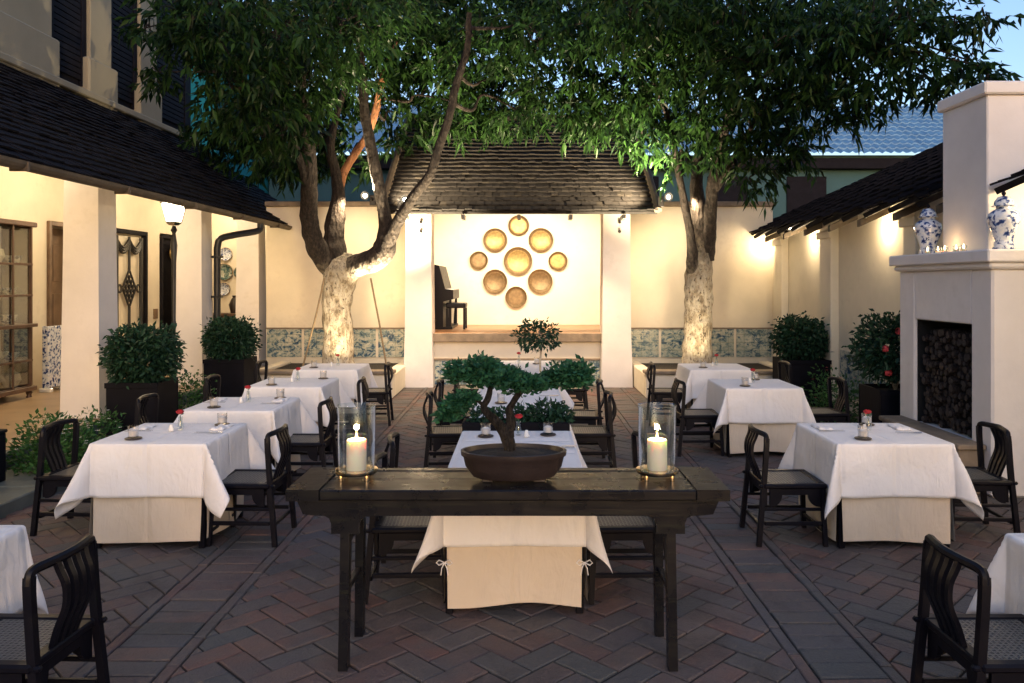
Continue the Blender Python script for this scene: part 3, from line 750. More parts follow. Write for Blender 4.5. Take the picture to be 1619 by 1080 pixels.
# piano and stool, seen from the side
pn = thing('upright_piano', 'black upright piano seen side on at the left of the stage', 'piano', (at(683, 520, 15.6).x, 15.6, .956))
mb = MB(); mb.prism([(0, 0), (.22, 0), (.22, .55), (.42, .60), (.42, .78), (.26, .80), (.14, 1.26), (.06, 1.28), (0, 1.28)], 'y', 0, 1.45); mb.build('case', M['lacquer'], pn)
mb = MB(); mb.box(.24, .425, .05, 1.4, .782, .80, .003); mb.build('keyboard', M['china'], pn)
for y in (.03, 1.36): mb = MB(); mb.prism([(.30, 0), (.38, 0), (.38, .597), (.34, .597)], 'y', y, y+.06); mb.build('leg', M['lacquer'], pn)
mb = MB(); mb.box(.2, .4, 0, 1.45, 0.001, .05, .004); mb.build('plinth', M['lacquer'], pn)
st = thing('piano_stool', 'black square piano stool in front of the piano', 'stool', (at(722, 516, 15.9).x, 15.9, .956))
mb = MB(); mb.box(-.2, .2, -.28, .28, .42, .52, .02); mb.build('seat', M['lacquer'], st)
for x in (-.17, .17):
    for y in (-.24, .24): mb = MB(); mb.box(x-.022, x+.022, y-.022, y+.022, 0, .418, .003); mb.build('leg', M['lacquer'], st)

# ================================================================== RIGHT WALL WITH EAVES
RXW = 4.75
rw = thing('right_wall', 'cream boundary wall on the right with pilasters under a dark stepped eave', 'wall', (RXW, 11, 0)); RO = -rw.location
def rp(name, mb, mat, parent=None, smooth=False):
    o = mb.build(name, mat, smooth=smooth); o.parent = parent or rw; o.location = RO if parent is None else (0, 0, 0); return o
mb = MB(); mb.box(RXW, RXW+.3, -2, 6.85, 0, 2.96, 0); mb.box(RXW, RXW+.3, 8.65, 15.3, 0, 2.96, 0); rp('wall_face', mb, M['plaster'])
for y0, y1 in ((11.85, 12.3), (14.1, 14.5), (9.3, 9.6)):
    mb = MB(); mb.box(RXW-.13, RXW-.001, y0, y1, 0, 2.9, .01); mb.box(RXW-.17, RXW-.132, y0-.04, y1+.04, 2.55, 2.66, .01); rp('pilaster', mb, M['plaster'])
mb = MB()
for y0, y1 in ((8.7, 9.28), (9.62, 11.8), (12.35, 14.05)): mb.box(RXW-.02, RXW-.001, y0+.02, y1-.02, .25, .88, .003)
rp('tile_dado', mb, M['dado'])
ex, ez = 4.33, 2.80; pitch = .45; RR = 9.2
def slope(x): return ez+(x-ex)*pitch
mb = MB(); uvec = Vector((1, 0, pitch)).normalized(); nv = Vector((-pitch, 0, 1)).normalized()
def roof_run(y0, y1, xe):
    n = max(1, round((y1-y0)/.66)); w = (y1-y0)/n
    for k in range(n):
        a = y0+k*w; b = a+w; tz = .045
        z0 = slope(xe)
        # each eave slab dips at its far end, so the edge reads as a saw
        A = (xe, a, z0+tz); B = (xe, b, z0-tz); C = (RR, b, slope(RR)-tz); D = (RR, a, slope(RR)+tz)
        deck(mb, A, B, C, D, .06)
        courses(mb, (xe-.02, a, z0+tz*.4), (0, 1, -2*tz/w*.5), uvec, nv, w, (RR-xe)/uvec.x, .19, .165, .02, .007)
roof_run(8.02, 16.2, ex); roof_run(4.2, 7.18, 4.28)
rp('eave_roof', mb, M['roofdark'])
mb = MB(); deck(mb, (5.0, 7.18, slope(5.0)), (5.0, 8.02, slope(5.0)), (RR, 8.02, slope(RR)), (RR, 7.18, slope(RR)), .06); rp('roof_infill', mb, M['roofdark'])
k = 8.3
while k < 16:
    mb = MB(); mb.add([(4.36, k-.04, slope(4.36)-.21), (4.36, k+.04, slope(4.36)-.21), (5.0, k+.04, slope(5.0)-.21), (5.0, k-.04, slope(5.0)-.21), (4.36, k-.04, slope(4.36)-.12), (4.36, k+.04, slope(4.36)-.12), (5.0, k+.04, slope(5.0)-.12), (5.0, k-.04, slope(5.0)-.12)],
        [(0, 3, 2, 1), (4, 5, 6, 7), (0, 1, 5, 4), (1, 2, 6, 5), (2, 3, 7, 6), (3, 0, 4, 7)]); rp('rafter', mb, M['rafter']); k += .98
p = at(1247, 366, 13.3); t = spot_fixture('spotlight', 'bare lit spotlight under the dark eave of the right wall', p, 0)

# ================================================================== FIREPLACE
fp_ = thing('outdoor_fireplace', 'white plastered outdoor fireplace with a tall chimney on the right side', 'fireplace', (4.1, 7.75, 0)); FO = -fp_.location
def ff(name, mb, mat, parent=None, smooth=False):
    o = mb.build(name, mat, smooth=smooth); o.parent = parent or fp_; o.location = FO if parent is None else (0, 0, 0); return o
fx = 4.1; X2 = 5.3
mb = MB(); b = .0
mb.box(fx, X2, 6.9, 7.23, 0, 2.0, .02); mb.box(fx, X2, 8.27, 8.6, 0, 2.0, .02); mb.box(fx+.003, X2, 7.231, 8.269, 1.50, 1.998, .01)
mb.box(fx+.003, X2, 7.231, 8.269, 0, .43, .01); mb.box(4.78, X2-.01, 7.231, 8.269, .431, 1.499, 0); ff('surround', mb, M['plaster_white'])
mb = MB(); mb.box(4.02, X2+.05, 6.82, 8.68, 2.06, 2.17, .012); mb.box(4.055, X2+.02, 6.855, 8.645, 2.001, 2.059, .02); ff('mantel', mb, M['plaster_white'])
mb = MB(); mb.box(4.25, X2, 7.23, 8.0, 2.171, 3.60, .012); ch = ff('chimney', mb, M['plaster_white'])
mb = MB(); mb.box(4.21, X2+.04, 7.19, 8.04, 3.601, 3.72, .015); ff('chimney_cap', mb, M['plaster_white'], ch)
mb = MB(); mb.box(4.72, 4.778, 7.235, 8.265, .433, 1.498, 0); mb.box(fx+.03, 4.72, 7.232, 7.24, .433, 1.498, 0); mb.box(fx+.03, 4.72, 8.26, 8.268, .433, 1.498, 0); mb.box(fx+.03, 4.72, 7.241, 8.259, 1.49, 1.498, 0); ff('firebox', mb, M['gap'])
mb = MB(); mb.box(3.86, fx-.003, 7.0, 8.5, 0, .40, .012); mb.box(3.84, fx-.003, 6.97, 8.53, .401, .45, .01); ff('hearth', mb, M['stonebrown'])
# stacked logs: round ends towards the courtyard
mb = MB(); pts = [(.0, 0, 0), (.02, .0, 0), (.5, .0, 0), (.53, 0, 0)]
mb.tube(pts, [.036, .046, .046, .04], 9, nz=.14, nsc=9); lg = mb.build('log', M['log'], None, True)
mb = MB(); mb.lathe([(0, -.004), (.035, -.002), (.036, .0)], n=9, axis='x'); mb.build('log_end', M['logend'], lg)
tag(lg, 'rough dark split log stacked in the fireplace opening', 'log', 'firewood logs in the fireplace'); first = True; row = 0; z = .48
while z < 1.44:
    y = 7.30+(row % 2)*.045
    while y < 8.22:
        o = lg if first else copy_tree(lg); first = False
        s = random.uniform(.55, 1.12)
        o.location = (4.13+random.uniform(0, .09), y, z+random.uniform(-.012, .012)); o.scale = (1, s, s); o.rotation_euler = (random.uniform(0, 6), 0, 0)
        y += .066
    z += .064; row += 1
# ginger jars
def ginger(label, p, h):
    t = thing('ginger_jar', label, 'jar', p, random.uniform(0, 6), 'blue and white ginger jars on the mantel'); k = h/.52
    pr = [(0, 0), (.085, 0), (.09, .01), (.078, .06), (.074, .085), (.095, .15), (.125, .235), (.132, .28), (.12, .325), (.085, .355), (.062, .365), (.06, .39), (0, .39)]
    mb = MB(); mb.lathe([(r*k, z*k) for r, z in pr], n=32); mb.build('body', M['bluewhite'], t, True)
    mb = MB(); mb.lathe([(r*k, z*k) for r, z in [(.0, .391), (.095, .385), (.098, .393), (.078, .40), (.076, .43), (.05, .47), (.02, .48), (0, .482)]], n=28); ld = mb.build('lid', M['bluewhitefine'], t, True)
    mb = MB(); mb.lathe([(r*k, z*k) for r, z in [(0, .481), (.01, .483), (.02, .50), (.012, .52), (0, .525)]], n=12); mb.build('finial', M['darkwood'], ld, True)
ginger('larger blue and white lidded jar on the near end of the mantel', (4.28, 7.03, 2.171), .52)
ginger('blue and white lidded jar on the far end of the mantel', (4.26, 8.30, 2.171), .53)
def votive(p, label, group, r=.032, h=.06):
    t = thing('votive_candle', label, 'candle', p, 0, group)
    mb = MB(); mb.lathe([(0, 0), (r*.85, 0), (r, h), (r*.93, h), (r*.78, .006), (0, .006)], n=12); mb.build('glass_cup', M['glass'], t, True)
    mb = MB(); mb.lathe([(0, .008), (r*.74, .008), (r*.8, h*.45), (0, h*.45)], n=12); mb.build('wax', M['wax'], t, True)
    mb = MB(); mb.lathe([(0, h*.45), (r*.3, h*.65), (r*.2, h*.95), (0, h*1.25)], n=8); mb.build('flame', M['votiveglow'], t, True)
    return t
v0 = None
for k, (px, py) in enumerate(((1474, 396), (1487, 396), (1499, 394), (1519, 394), (1536, 393))):
    d = 8.06-.165*k
    loc = (4.13+.02*(k % 2), d, 2.171)
    if v0 is None: v0 = votive(loc, 'small lit tealight in a glass cup in the row on the mantel between the jars', 'tealights along the mantel')
    else: copy_tree(v0, loc)
lamp('mantel_glow', 'POINT', (4.12, 7.75, 2.26), .5, (1, .62, .28), .03)

# ================================================================== HOUSES BEYOND
bh = thing('blue_roofed_house', 'long low house behind the courtyard with a blue sheet roof', 'house', (2, 26, 0)); BO = -bh.location
def bp(name, mb, mat): o = mb.build(name, mat); o.parent = bh; o.location = BO; return o
mb = MB(); mb.box(-7.7, 18, 24, 30, 0, 5.75, 0); bp('wall', mb, M['greyplaster'])
mb = MB(); nx = 300; xs = [-7.5+i*26.5/nx for i in range(nx+1)]
ya, za, yb, zb = 23.5, 5.72, 28.0, 8.15; pts = []
nrow = 12
for x in xs:
    for j in range(nrow*2):
        t = (j//2+(j % 2)*.999)/nrow; st = .035*(1-(j % 2))
        pts.append((x, ya+(yb-ya)*t, za+(zb-za)*t+.035*math.sin(x*2*math.pi/.25)+st))
mb.grid(pts, nx+1, nrow*2); bp('roof', mb, M['blueroof'])
mb = MB(); mb.box(-7.7, 18, 23.7, 24, 5.3, 5.62, .02); bp('eave_fascia', mb, M['darkwood'])
for px in (1275, 1150, 1010):
    p = at(px, 305, 23.98); mb = MB(); mb.box(p.x-.6, p.x+.6, 23.95, 23.999, 4.0, 5.1, .01); bp('window', mb, M['darkwood'])
th = thing('turquoise_house', 'turquoise plastered house glimpsed through leaves behind the veranda roof', 'house', (-9, 22, 0)); TO = -th.location
mb = MB(); mb.box(-13, -7.75, 20, 26, 0, 8.3, 0); o = mb.build('wall', M['teal']); o.parent = th; o.location = TO
mb = MB(); mb.box(-13.3, -7.6, 19.7, 26.3, 8.302, 8.5, .03); o = mb.build('parapet', M['greyplaster']); o.parent = th; o.location = TO
mb = MB()
for x in (-11.4, -9.9): mb.box(x-.5, x+.5, 19.96, 19.999, 5, 6.6, .02)
o = mb.build('window', M['darkwood']); o.parent = th; o.location = TO
# ================================================================== CHAIRS  (sitter looks along +x)
def make_chair():
    r = thing('cane_chair', 'x', 'chair')
    sx0, sx1, sy, sh = -.225, .225, .235, .445
    def rot(mb): return mb
    # seat frame with rounded nosing and protruding rear corners, cane panel let in
    mb = MB(); w = .055
    mb.box(sx0, sx1, -sy, -sy+w, sh-.035, sh, .010); mb.box(sx0, sx1, sy-w, sy, sh-.035, sh, .010)
    mb.box(sx0+.001, sx0+w, -sy+w, sy-w, sh-.034, sh-.001, .006); mb.box(sx1-w, sx1-.001, -sy+w, sy-w, sh-.034, sh-.001, .006)
    mb.box(sx0-.035, sx0-.001, -sy+.002, -sy+.030, sh-.03, sh-.006, .008); mb.box(sx0-.035, sx0-.001, sy-.030, sy-.002, sh-.03, sh-.006, .008)
    mb.build('seat_frame', M['lacquer'], r)
    mb = MB(); mb.box(sx0+w, sx1-w, -sy+w, sy-w, sh-.016, sh-.006, 0); mb.build('cane_seat', M['cane'], r)
    # aprons with curved brackets
    mb = MB()
    def apron(a0, a1):
        L = a1-a0; top = sh-.036; pts = [(a0, top), (a1, top), (a1, top-.13)]
        for k in range(7): a = math.pi/2*k/6; pts.append((a1-.012-.075*math.sin(a), top-.13+.085*(1-math.cos(a))))
        for k in range(7): a = math.pi/2*(1-k/6); pts.append((a0+.012+.075*math.sin(a), top-.13+.085*(1-math.cos(a))))
        pts.append((a0, top-.13)); return pts
    mb.prism(apron(-sy+.045, sy-.045), 'x', sx1-.042, sx1-.022); mb.prism(apron(-sy+.045, sy-.045), 'x', sx0+.012, sx0+.032)
    mb.prism(apron(sx0+.045, sx1-.045), 'y', -sy+.022, -sy+.042); mb.prism(apron(sx0+.045, sx1-.045), 'y', sy-.042, sy-.022)
    mb.build('apron', M['lacquer'], r)
    for s in (-1, 1):   # front legs
        mb = MB(); mb.tube([(sx1-.03, s*(sy-.03), sh-.03), (sx1-.022, s*(sy-.022), .2), (sx1-.012, s*(sy-.014), 0)], [.0235, .0225, .0215], 4); mb.build('leg', M['lacquer'], r)
    for s in (-1, 1):   # rear legs run on up as back posts
        p = [(-.262, s*.222, 0), (-.240, s*.214, .25), (-.222, s*.208, .44), (-.212, s*.206, .57), (-.203, s*.205, .71), (-.200, s*.200, .765)]
        mb = MB(); mb.tube([tuple(q) for q in spline(p, 3)], .0235, 4); mb.build('leg', M['lacquer'], r)
    # crest rail, bowed to the rear, turned down over the posts
    mb = MB(); p = [(-.2015, -.205, .735), (-.202, -.199, .772), (-.208, -.175, .788), (-.228, -.09, .792), (-.240, 0, .795), (-.228, .09, .792), (-.208, .175, .788), (-.202, .199, .772), (-.2015, .205, .735)]
    mb.tube([tuple(q) for q in spline(p, 4)], .0195, 8, sq=(1.0, .95)); mb.build('crest_rail', M['lacquer'], r, True)
    for y in (-.078, -.026, .026, .078):   # curved back slats
        p = [(-.205, y*.9, sh-.005), (-.232, y, .52), (-.268, y*1.05, .61), (-.268, y*1.05, .69), (-.246, y*1.1, .75), (-.235, y*1.15, .785)]
        mb = MB(); mb.tube([tuple(q) for q in spline(p, 4)], .0165, 4, sq=(1.15, .8)); mb.build('back_slat', M['lacquer'], r)
    mb = MB()
    for y, z in ((-sy+.024, .16), (sy-.024, .16)): mb.box(-.222, .195, y-.011, y+.011, z-.014, z+.014, .004); mb.box(-.222, .195, y-.010, y+.010, z+.09, z+.112, .004)
    mb.box(.196, .220, -.20, .20, .09, .118, .004); mb.box(-.245, -.223, -.19, .19, .12, .146, .004)
    mb.build('stretcher', M['lacquer'], r)
    return r
CHAIR = make_chair(); _first = [True]
def chair(x, y, face, label, group='black cane seat dining chairs', dz=0.):
    """face +1 looks towards +x, -1 towards -x"""
    rz = (0 if face > 0 else math.pi)+random.uniform(-.09, .09)
    o = CHAIR if _first[0] else copy_tree(CHAIR); _first[0] = False
    o.location = (x, y, dz); o.rotation_euler = (0, 0, rz); o['label'] = label; o['group'] = group; return o

# ================================================================== TABLES AND LINEN
TZ = .745
def overcloth(hx, hy, over, seed, name, label, loc, group, flare=.46):
    """square linen draped on a table of half size hx,hy: sides hang, corners swing out in cone folds"""
    rr = random.Random(seed)
    def axis(h):
        e = np.unique(np.round(np.concatenate([np.linspace(-h, h, 11), h+np.array([.0, .008, .016, .03]), -h-np.array([.008, .016, .03]),
              h+np.linspace(.05, over, 16), -h-np.linspace(.05, over, 16)]), 5)); return e
    U, V = axis(hx), axis(hy); pts = []; ph = [rr.uniform(0, 6) for _ in range(12)]; R = .018
    def drop(e):   # arc over the table edge then straight down: returns out, down
        L = R*math.pi/2
        if e < L: a = e/R; return R*math.sin(a), R*(1-math.cos(a))
        return R, R+(e-L)
    for u in U:
        for v in V:
            ex = max(0, abs(u)-hx); ey = max(0, abs(v)-hy); sx = 1 if u > 0 else -1; sy = 1 if v > 0 else -1
            cx, cy = max(-hx, min(hx, u)), max(-hy, min(hy, v))
            if ex == 0 and ey == 0:
                z = .0025*noise.noise(Vector((u*5, v*5, seed))); pts.append((u, v, z)); continue
            r = math.hypot(ex, ey); th = math.atan2(ey, ex); q = sx*sy
            k = (0 if sx > 0 else 1)+(0 if sy > 0 else 2)
            peak = math.pi/4+.22*math.sin(ph[k]); w = math.exp(-((th-peak)/.42)**2) if ex > 0 and ey > 0 else 0
            base = .05+.012*math.sin((cx*3.1+ph[4+(sy > 0)]) if ex == 0 else (cy*3.1+ph[6+(sx > 0)]))
            fl = base+(flare+.13*math.sin(ph[8+k]))*w
            o_, d_ = drop(r); ang = math.asin(min(.95, fl)); L = max(0, d_-R)
            out = o_+L*math.sin(ang); dn = min(d_, R)+L*math.cos(ang)
            wav = .012*min(1, L/.2)*math.sin(9*(cx if ex == 0 else cy)+ph[9]) if (ex == 0 or ey == 0) else 0
            wav += .016*min(1, L/.15)*noise.noise(Vector((u*3.3, v*3.3, seed+3.)))
            out += wav
            thd = th
            pts.append((cx+sx*out*math.cos(thd), cy+sy*out*math.sin(thd), -dn+.001))
    mb = MB(); mb.grid(pts, len(U), len(V))
    o = mb.build(name, M['cloth'], None, True, loc); o.data.polygons.foreach_set('use_smooth', [True]*len(o.data.polygons))
    md = o.modifiers.new('hem', 'SOLIDIFY'); md.thickness = .0022; md.offset = 1
    return tag(o, label, 'tablecloth', group)
def undercloth(hx, hy, loc, label, seed, bows=False, pull=.0):
    rr = random.Random(seed); t = thing('undercloth', label, 'tablecloth', loc, 0, 'cream floor length undercloths')
    zt = TZ-.004
    for side in range(4):
        L, off = ((hx, hy), (hx, hy), (hy, hx), (hy, hx))[side]; nu, nv = 33, 12; pts = []; p1, p2 = rr.uniform(0, 6), rr.uniform(0, 6)
        for i in range(nu):
            a = -L+.012+(2*L-.024)*i/(nu-1)
            for j in range(nv):
                f = j/(nv-1); zb = .055+.012*math.sin(a*6+p1)
                o_ = off+.006+f*f*(.016*math.sin(a*8+p2)+.012*noise.noise(Vector((a*4, f*2, seed+side)))+.012)
                z = zt-f*(zt-zb); b = a*(1-.03*f)
                pts.append({0: (b, -o_, z), 1: (b, o_, z), 2: (-o_, b, z), 3: (o_, b, z)}[side])
        mb = MB(); mb.grid(pts, nu, nv); mb.build('skirt_panel', M['undercloth'], t, True)
    if bows:
        for s in (-1, 1):
            mb = MB(); c = Vector((s*(hx-.005), -hy-.02, .30))
            for q in (-1, 1):
                mb.tube([c+Vector((0, 0, 0)), c+Vector((q*.03, -.006, .018)), c+Vector((q*.045, -.004, 0)), c+Vector((q*.03, -.004, -.012)), c], .004, 6)
                mb.tube([c, c+Vector((q*.015, -.006, -.03)), c+Vector((q*.02, 0, -.07))], .0035, 6)
            mb.build('bow', M['cloth'], t)
    return t
def dining_table(hx, hy, loc, label):
    t = thing('dining_table', label, 'table', loc, 0, 'dining tables under white linen')
    mb = MB(); mb.box(-hx+.004, hx-.004, -hy+.004, hy-.004, TZ-.035, TZ-.008, .006); mb.build('tabletop', M['darkwood'], t)
    for sx in (-1, 1):
        for sy in (-1, 1):
            mb = MB(); x, y = sx*(hx-.03), sy*(hy-.03); mb.box(x-.022, x+.022, y-.022, y+.022, 0, TZ-.036, .004); mb.build('leg', M['lacquer'], t)
    return t

def mk_tumbler():
    t = thing('tumbler', 'x', 'glass'); r = .036; h = .085
    mb = MB(); mb.lathe([(0, 0), (r*.9, 0), (r, .004), (r*1.06, h), (r*.99, h), (r*.9, .012), (0, .01)], n=16); mb.build('glass_bowl', M['tumbler'], t, True)
    mb = MB(); mb.lathe([(0, .0115), (r*.86, .0125), (r*.93, .05), (r*.6, .058), (r*.3, .05), (0, .056)], n=12); mb.build('folded_napkin', M['china'], t, True)
    return t
def mk_coaster():
    mb = MB(); mb.lathe([(0, 0), (.056, 0), (.06, .004), (.056, .008), (.05, .007), (0, .007)], n=20); return mb.build('coaster', M['coaster'], None, True)
def mk_vase():
    t = thing('bud_vase', 'x', 'vase')
    mb = MB(); mb.lathe([(0, 0), (.022, 0), (.026, .03), (.018, .06), (.016, .09), (.02, .10), (.015, .098), (.013, .06), (.02, .03), (0, .006)], n=14); mb.build('glass_body', M['glass'], t, True)
    mb = MB(); mb.tube([(.004, 0, .01), (0, 0, .08), (-.004, .003, .128)], .0028, 6)
    mb.add([(0, 0, .11), (.02, .006, .125), (.035, 0, .12), (.02, -.008, .118)], [(0, 1, 2, 3)]); s = mb.build('stem', M['stem'], t)
    mb = MB()
    for ring, (n, rr, hh) in enumerate(((3, .010, .03), (5, .019, .027), (6, .026, .020))):
        for k in range(n):
            a = 2*math.pi*k/n+ring*.5; ca, sa = math.cos(a), math.sin(a); pr = []
            for i in range(4):
                for j in range(4):
                    b = a+(j-1.5)*.42*(3/n+.5); f = i/3; q = rr*(.45+.75*math.sin(f*1.7)); pr.append((-.004+q*math.cos(b), .003+q*math.sin(b), .125+hh*f-(.004 if j in (0, 3) else 0)))
            mb.grid(pr, 4, 4)
    mb.build('rose', M['red'], t, True)
    return t
def mk_napkin():
    mb = MB(); pts = []
    for i in range(9):
        for j in range(7): u, v = i/8-.5, j/6-.5; pts.append((u*.20, v*.11, .018+.006*math.cos(u*9)*math.cos(v*7)-.016*max(abs(u), abs(v))**6*64*.9))
    mb.grid(pts, 9, 7); o = mb.build('folded_napkin', M['cloth'], None, True); md = o.modifiers.new('thickness', 'SOLIDIFY'); md.thickness = .006; return o
def mk_shaker():
    mb = MB(); mb.lathe([(0, 0), (.018, 0), (.022, .012), (.016, .03), (.012, .042), (.010, .05), (0, .052)], n=14); return mb.build('salt_shaker', M['china'], None, True)
def mk_cutlery():
    t = thing('cutlery_setting', 'x', 'cutlery')
    mb = MB(); mb.box(-.003, .003, -.10, 0, 0, .003, .001); mb.box(-.008, .008, 0, .10, .0005, .0025, .0008); mb.build('knife', M['silver'], t)
    mb = MB(); X = .035; mb.box(X-.003, X+.003, -.10, .02, 0, .003, .001)
    for q in (-.008, -.0027, .0027, .008): mb.box(X+q-.0015, X+q+.0015, .03, .085, .001, .003, .0006)
    mb.box(X-.0095, X+.0095, .02, .03, .0008, .003, .0008); mb.build('fork', M['silver'], t)
    return t
PRO = {}
def put(kind, loc, label, cat=None, group=None, rz=None):
    mk = {'tumbler': mk_tumbler, 'coaster': mk_coaster, 'vase': mk_vase, 'shaker': mk_shaker, 'cutlery': mk_cutlery, 'napkin': mk_napkin}[kind]
    if kind not in PRO: o = PRO[kind] = mk()
    else: o = copy_tree(PRO[kind])
    o.location = loc; o.rotation_euler = (0, 0, random.uniform(0, 6) if rz is None else rz)
    o['label'] = label; o['category'] = cat or {'tumbler': 'glass', 'coaster': 'coaster', 'vase': 'vase', 'shaker': 'shaker', 'cutlery': 'cutlery', 'napkin': 'napkin'}[kind]
    o['group'] = {'tumbler': 'glasses on the dining tables', 'coaster': 'coasters on the dining tables', 'vase': 'bud vases with roses', 'shaker': 'salt shakers on the dining tables', 'cutlery': 'cutlery on the dining tables', 'napkin': 'folded napkins on the dining tables'}[kind]
    return o
CZ = TZ+.0075
def tset(x, y, name, hx=.4, hy=.4, seed=0, items='full', bows=False, over=.385, fl=.46):
    dining_table(hx, hy, (x, y, 0), 'dark table under linen, '+name)
    undercloth(hx, hy, (x, y, 0), 'cream floor length undercloth, '+name, seed, bows)
    overcloth(hx, hy, over, seed*1.7+.3, 'tablecloth', 'white linen tablecloth, '+name, (x, y, TZ), 'white linen tablecloths', fl)
    def P(u, v): return (x+u, y+v, CZ)
    if items in ('full', 'some'):
        for (u, v, w) in ((-.17, -.27, 'near'), (.10 if x > 0 else .26, .29, 'far')):
            q = P(u, v); put('coaster', q, f'dark round coaster under the {w} glass, {name}'); put('tumbler', (q[0], q[1], q[2]+.0078), f'short glass tumbler at the {w} edge, {name}')
        put('vase', P(.02, .08), f'slim glass vase holding one red rose, {name}'); put('shaker', P(-.03, .03), f'small white salt shaker beside the rose, {name}')
    if items == 'full':
        put('cutlery', P(-.28, .02), f'knife and fork at the left place, {name}', rz=math.pi/2); put('cutlery', P(.28, -.02), f'knife and fork at the right place, {name}', rz=-math.pi/2)
    if items == 'full':
        for v, w, rz in ((-.30, 'left', 1.57), (.30, 'right', 1.5)): put('napkin', (x+v, y+.17, CZ-.002), f'folded white napkin at the {w} place, {name}', rz=rz)
    if items == 'far':
        put('coaster', P(-.2, -.2), f'dark round coaster, {name}'); put('tumbler', (P(-.2, -.2)[0], P(-.2, -.2)[1], CZ+.0078), f'short glass tumbler, {name}')
        put('vase', P(.05, .1), f'slim glass vase holding one red rose, {name}'); put('shaker', P(-.02, .02), f'small white salt shaker, {name}')

LN = ['nearest table at left photo edge', 'front left table', 'second table of left row', 'third table of left row', 'farthest table of left row']
LX = [(-2.74, 3.29), (-2.64, 5.98), (-2.62, 7.42), (-2.6, 9.0), (-2.57, 10.7)]
for k, ((x, y), nm) in enumerate(zip(LX, LN)): tset(x, y, nm, seed=k+1, items=['none', 'full', 'full', 'some', 'far'][k], fl=[.2, .46, .4, .36, .36][k])
RN = ['nearest table at right photo edge', 'front right table', 'middle table of right row', 'farthest table of right row']
RX_ = [(2.60, 3.17), (2.63, 5.98), (2.60, 8.90), (2.60, 10.7)]
for k, ((x, y), nm) in enumerate(zip(RX_, RN)): tset(x, y, nm, seed=k+11, items=['none', 'full', 'some', 'far'][k], fl=[.2, .46, .44, .36][k])
CN = ['centre table behind the bonsai', 'middle table of the centre row', 'farthest table of the centre row']
for k, ((x, y, hy), nm) in enumerate(zip([(-.045, 5.26, .78), (-.03, 7.80, 1.27), (.0, 10.65, .85)], CN)):
    tset(x, y, nm, hx=.4, hy=hy, seed=k+21, items='none', bows=(k == 0), over=.36)
def P(x, y): return (x, y, CZ)
nm = CN[0]
for x, y, w in ((-.27, 5.80, 'left'), (.19, 5.86, 'right')):
    put('coaster', P(x, y), f'dark round coaster under the {w} glass, {nm}'); put('tumbler', (x, y, CZ+.0078), f'short glass tumbler at the far {w} side, {nm}')
put('vase', P(-.03, 5.86), 'slim glass vase holding one red rose, '+nm); put('shaker', P(.03, 5.78), 'small white salt shaker, '+nm)
put('cutlery', P(.27, 5.45), 'knife and fork at the right place, '+nm, rz=-math.pi/2); put('cutlery', P(-.27, 5.4), 'knife and fork at the left place, '+nm, rz=math.pi/2)
nm = CN[1]
for x, y, w in ((.2, 8.3, 'far right'), (-.2, 7.4, 'near left')): put('coaster', P(x, y), f'dark round coaster under the {w} glass, {nm}'); put('tumbler', (x, y, CZ+.0078), f'short glass tumbler at the {w}, {nm}')
put('cutlery', P(.27, 7.9), 'knife and fork at the right side, '+nm, rz=-math.pi/2)
nm = CN[2]
put('vase', P(-.05, 11.1), 'slim glass vase holding one red rose, '+nm); put('shaker', P(-.08, 11.0), 'small white salt shaker, '+nm); put('coaster', P(.2, 11.0), 'dark round coaster, '+nm); put('tumbler', (.2, 11.0, CZ+.0078), 'short glass tumbler, '+nm)

# chairs
AX = 1.485      # seat centre of the aisle side chairs
chair(-2.06, 3.2, -1, 'black cane chair cut off at the lower left photo corner')
chair(1.95, 3.2, 1, 'black cane chair cut off at the lower right photo corner')
for (x, y), nm in list(zip(LX, LN))[1:]:
    chair(-2.02, y-.12, -1, 'black cane chair on the aisle side, '+nm)
    chair(-3.36, y+.1, 1, 'black chair on the veranda side, '+nm)
for (x, y), nm in list(zip(RX_, RN))[1:]:
    chair(1.95, y-.12, 1, 'black cane chair on the aisle side, '+nm)
    chair(3.34, y-.02, -1, 'black chair on the wall side, '+nm)
for s, w in ((-1, 'left'), (1, 'right')):
    f = -s; off = -.03
    chair(off+s*.64, 4.86, f, f'black cane chair {w} of the centre table, seen beneath the console')
    chair(off+s*.66, 5.55, f, f'black cane chair {w} of the centre table, seen just above the console')
    chair(off+s*.66, 7.74, f, f'black cane chair {w} of the middle centre table, nearer of two')
    chair(off+s*.66, 8.72, f, f'black cane chair {w} of the middle centre table, farther of two')
    chair(off+s*.66, 10.9, f, f'black cane chair {w} of the farthest centre table')

# ================================================================== CONSOLE (altar) TABLE
ct = thing('console_table', 'long worn black console table with curved aprons in the foreground', 'table', (-.07, 4.04, 0))
H = .88; hw = 1.07; hd = .235
mb = MB(); mb.box(-hw+.16, hw-.16, -hd, -hd+.07, H-.05, H, .006); mb.box(-hw+.16, hw-.16, hd-.07, hd, H-.05, H, .006)
for k in range(2): mb.box(-hw+.161, hw-.161, -hd+.072+k*.1645, -hd+.072+k*.1645+.162, H-.046, H-.003, .004)
mb.build('tabletop', M['table'], ct)
for s in (-1, 1):       # mitred end boards, slightly raised outer edge
    mb = MB(); poly = [(s*(hw-.158), -hd+.07), (s*(hw-.158), hd-.07), (s*(hw-.09), hd), (s*hw, hd), (s*hw, -hd), (s*(hw-.02), -hd)]
    mb.prism([(s*(hw-.159), -hd), (s*hw, -hd), (s*hw, hd), (s*(hw-.159), hd)], 'z', H-.052, H+.002); mb.build('end_board', M['table'], ct)
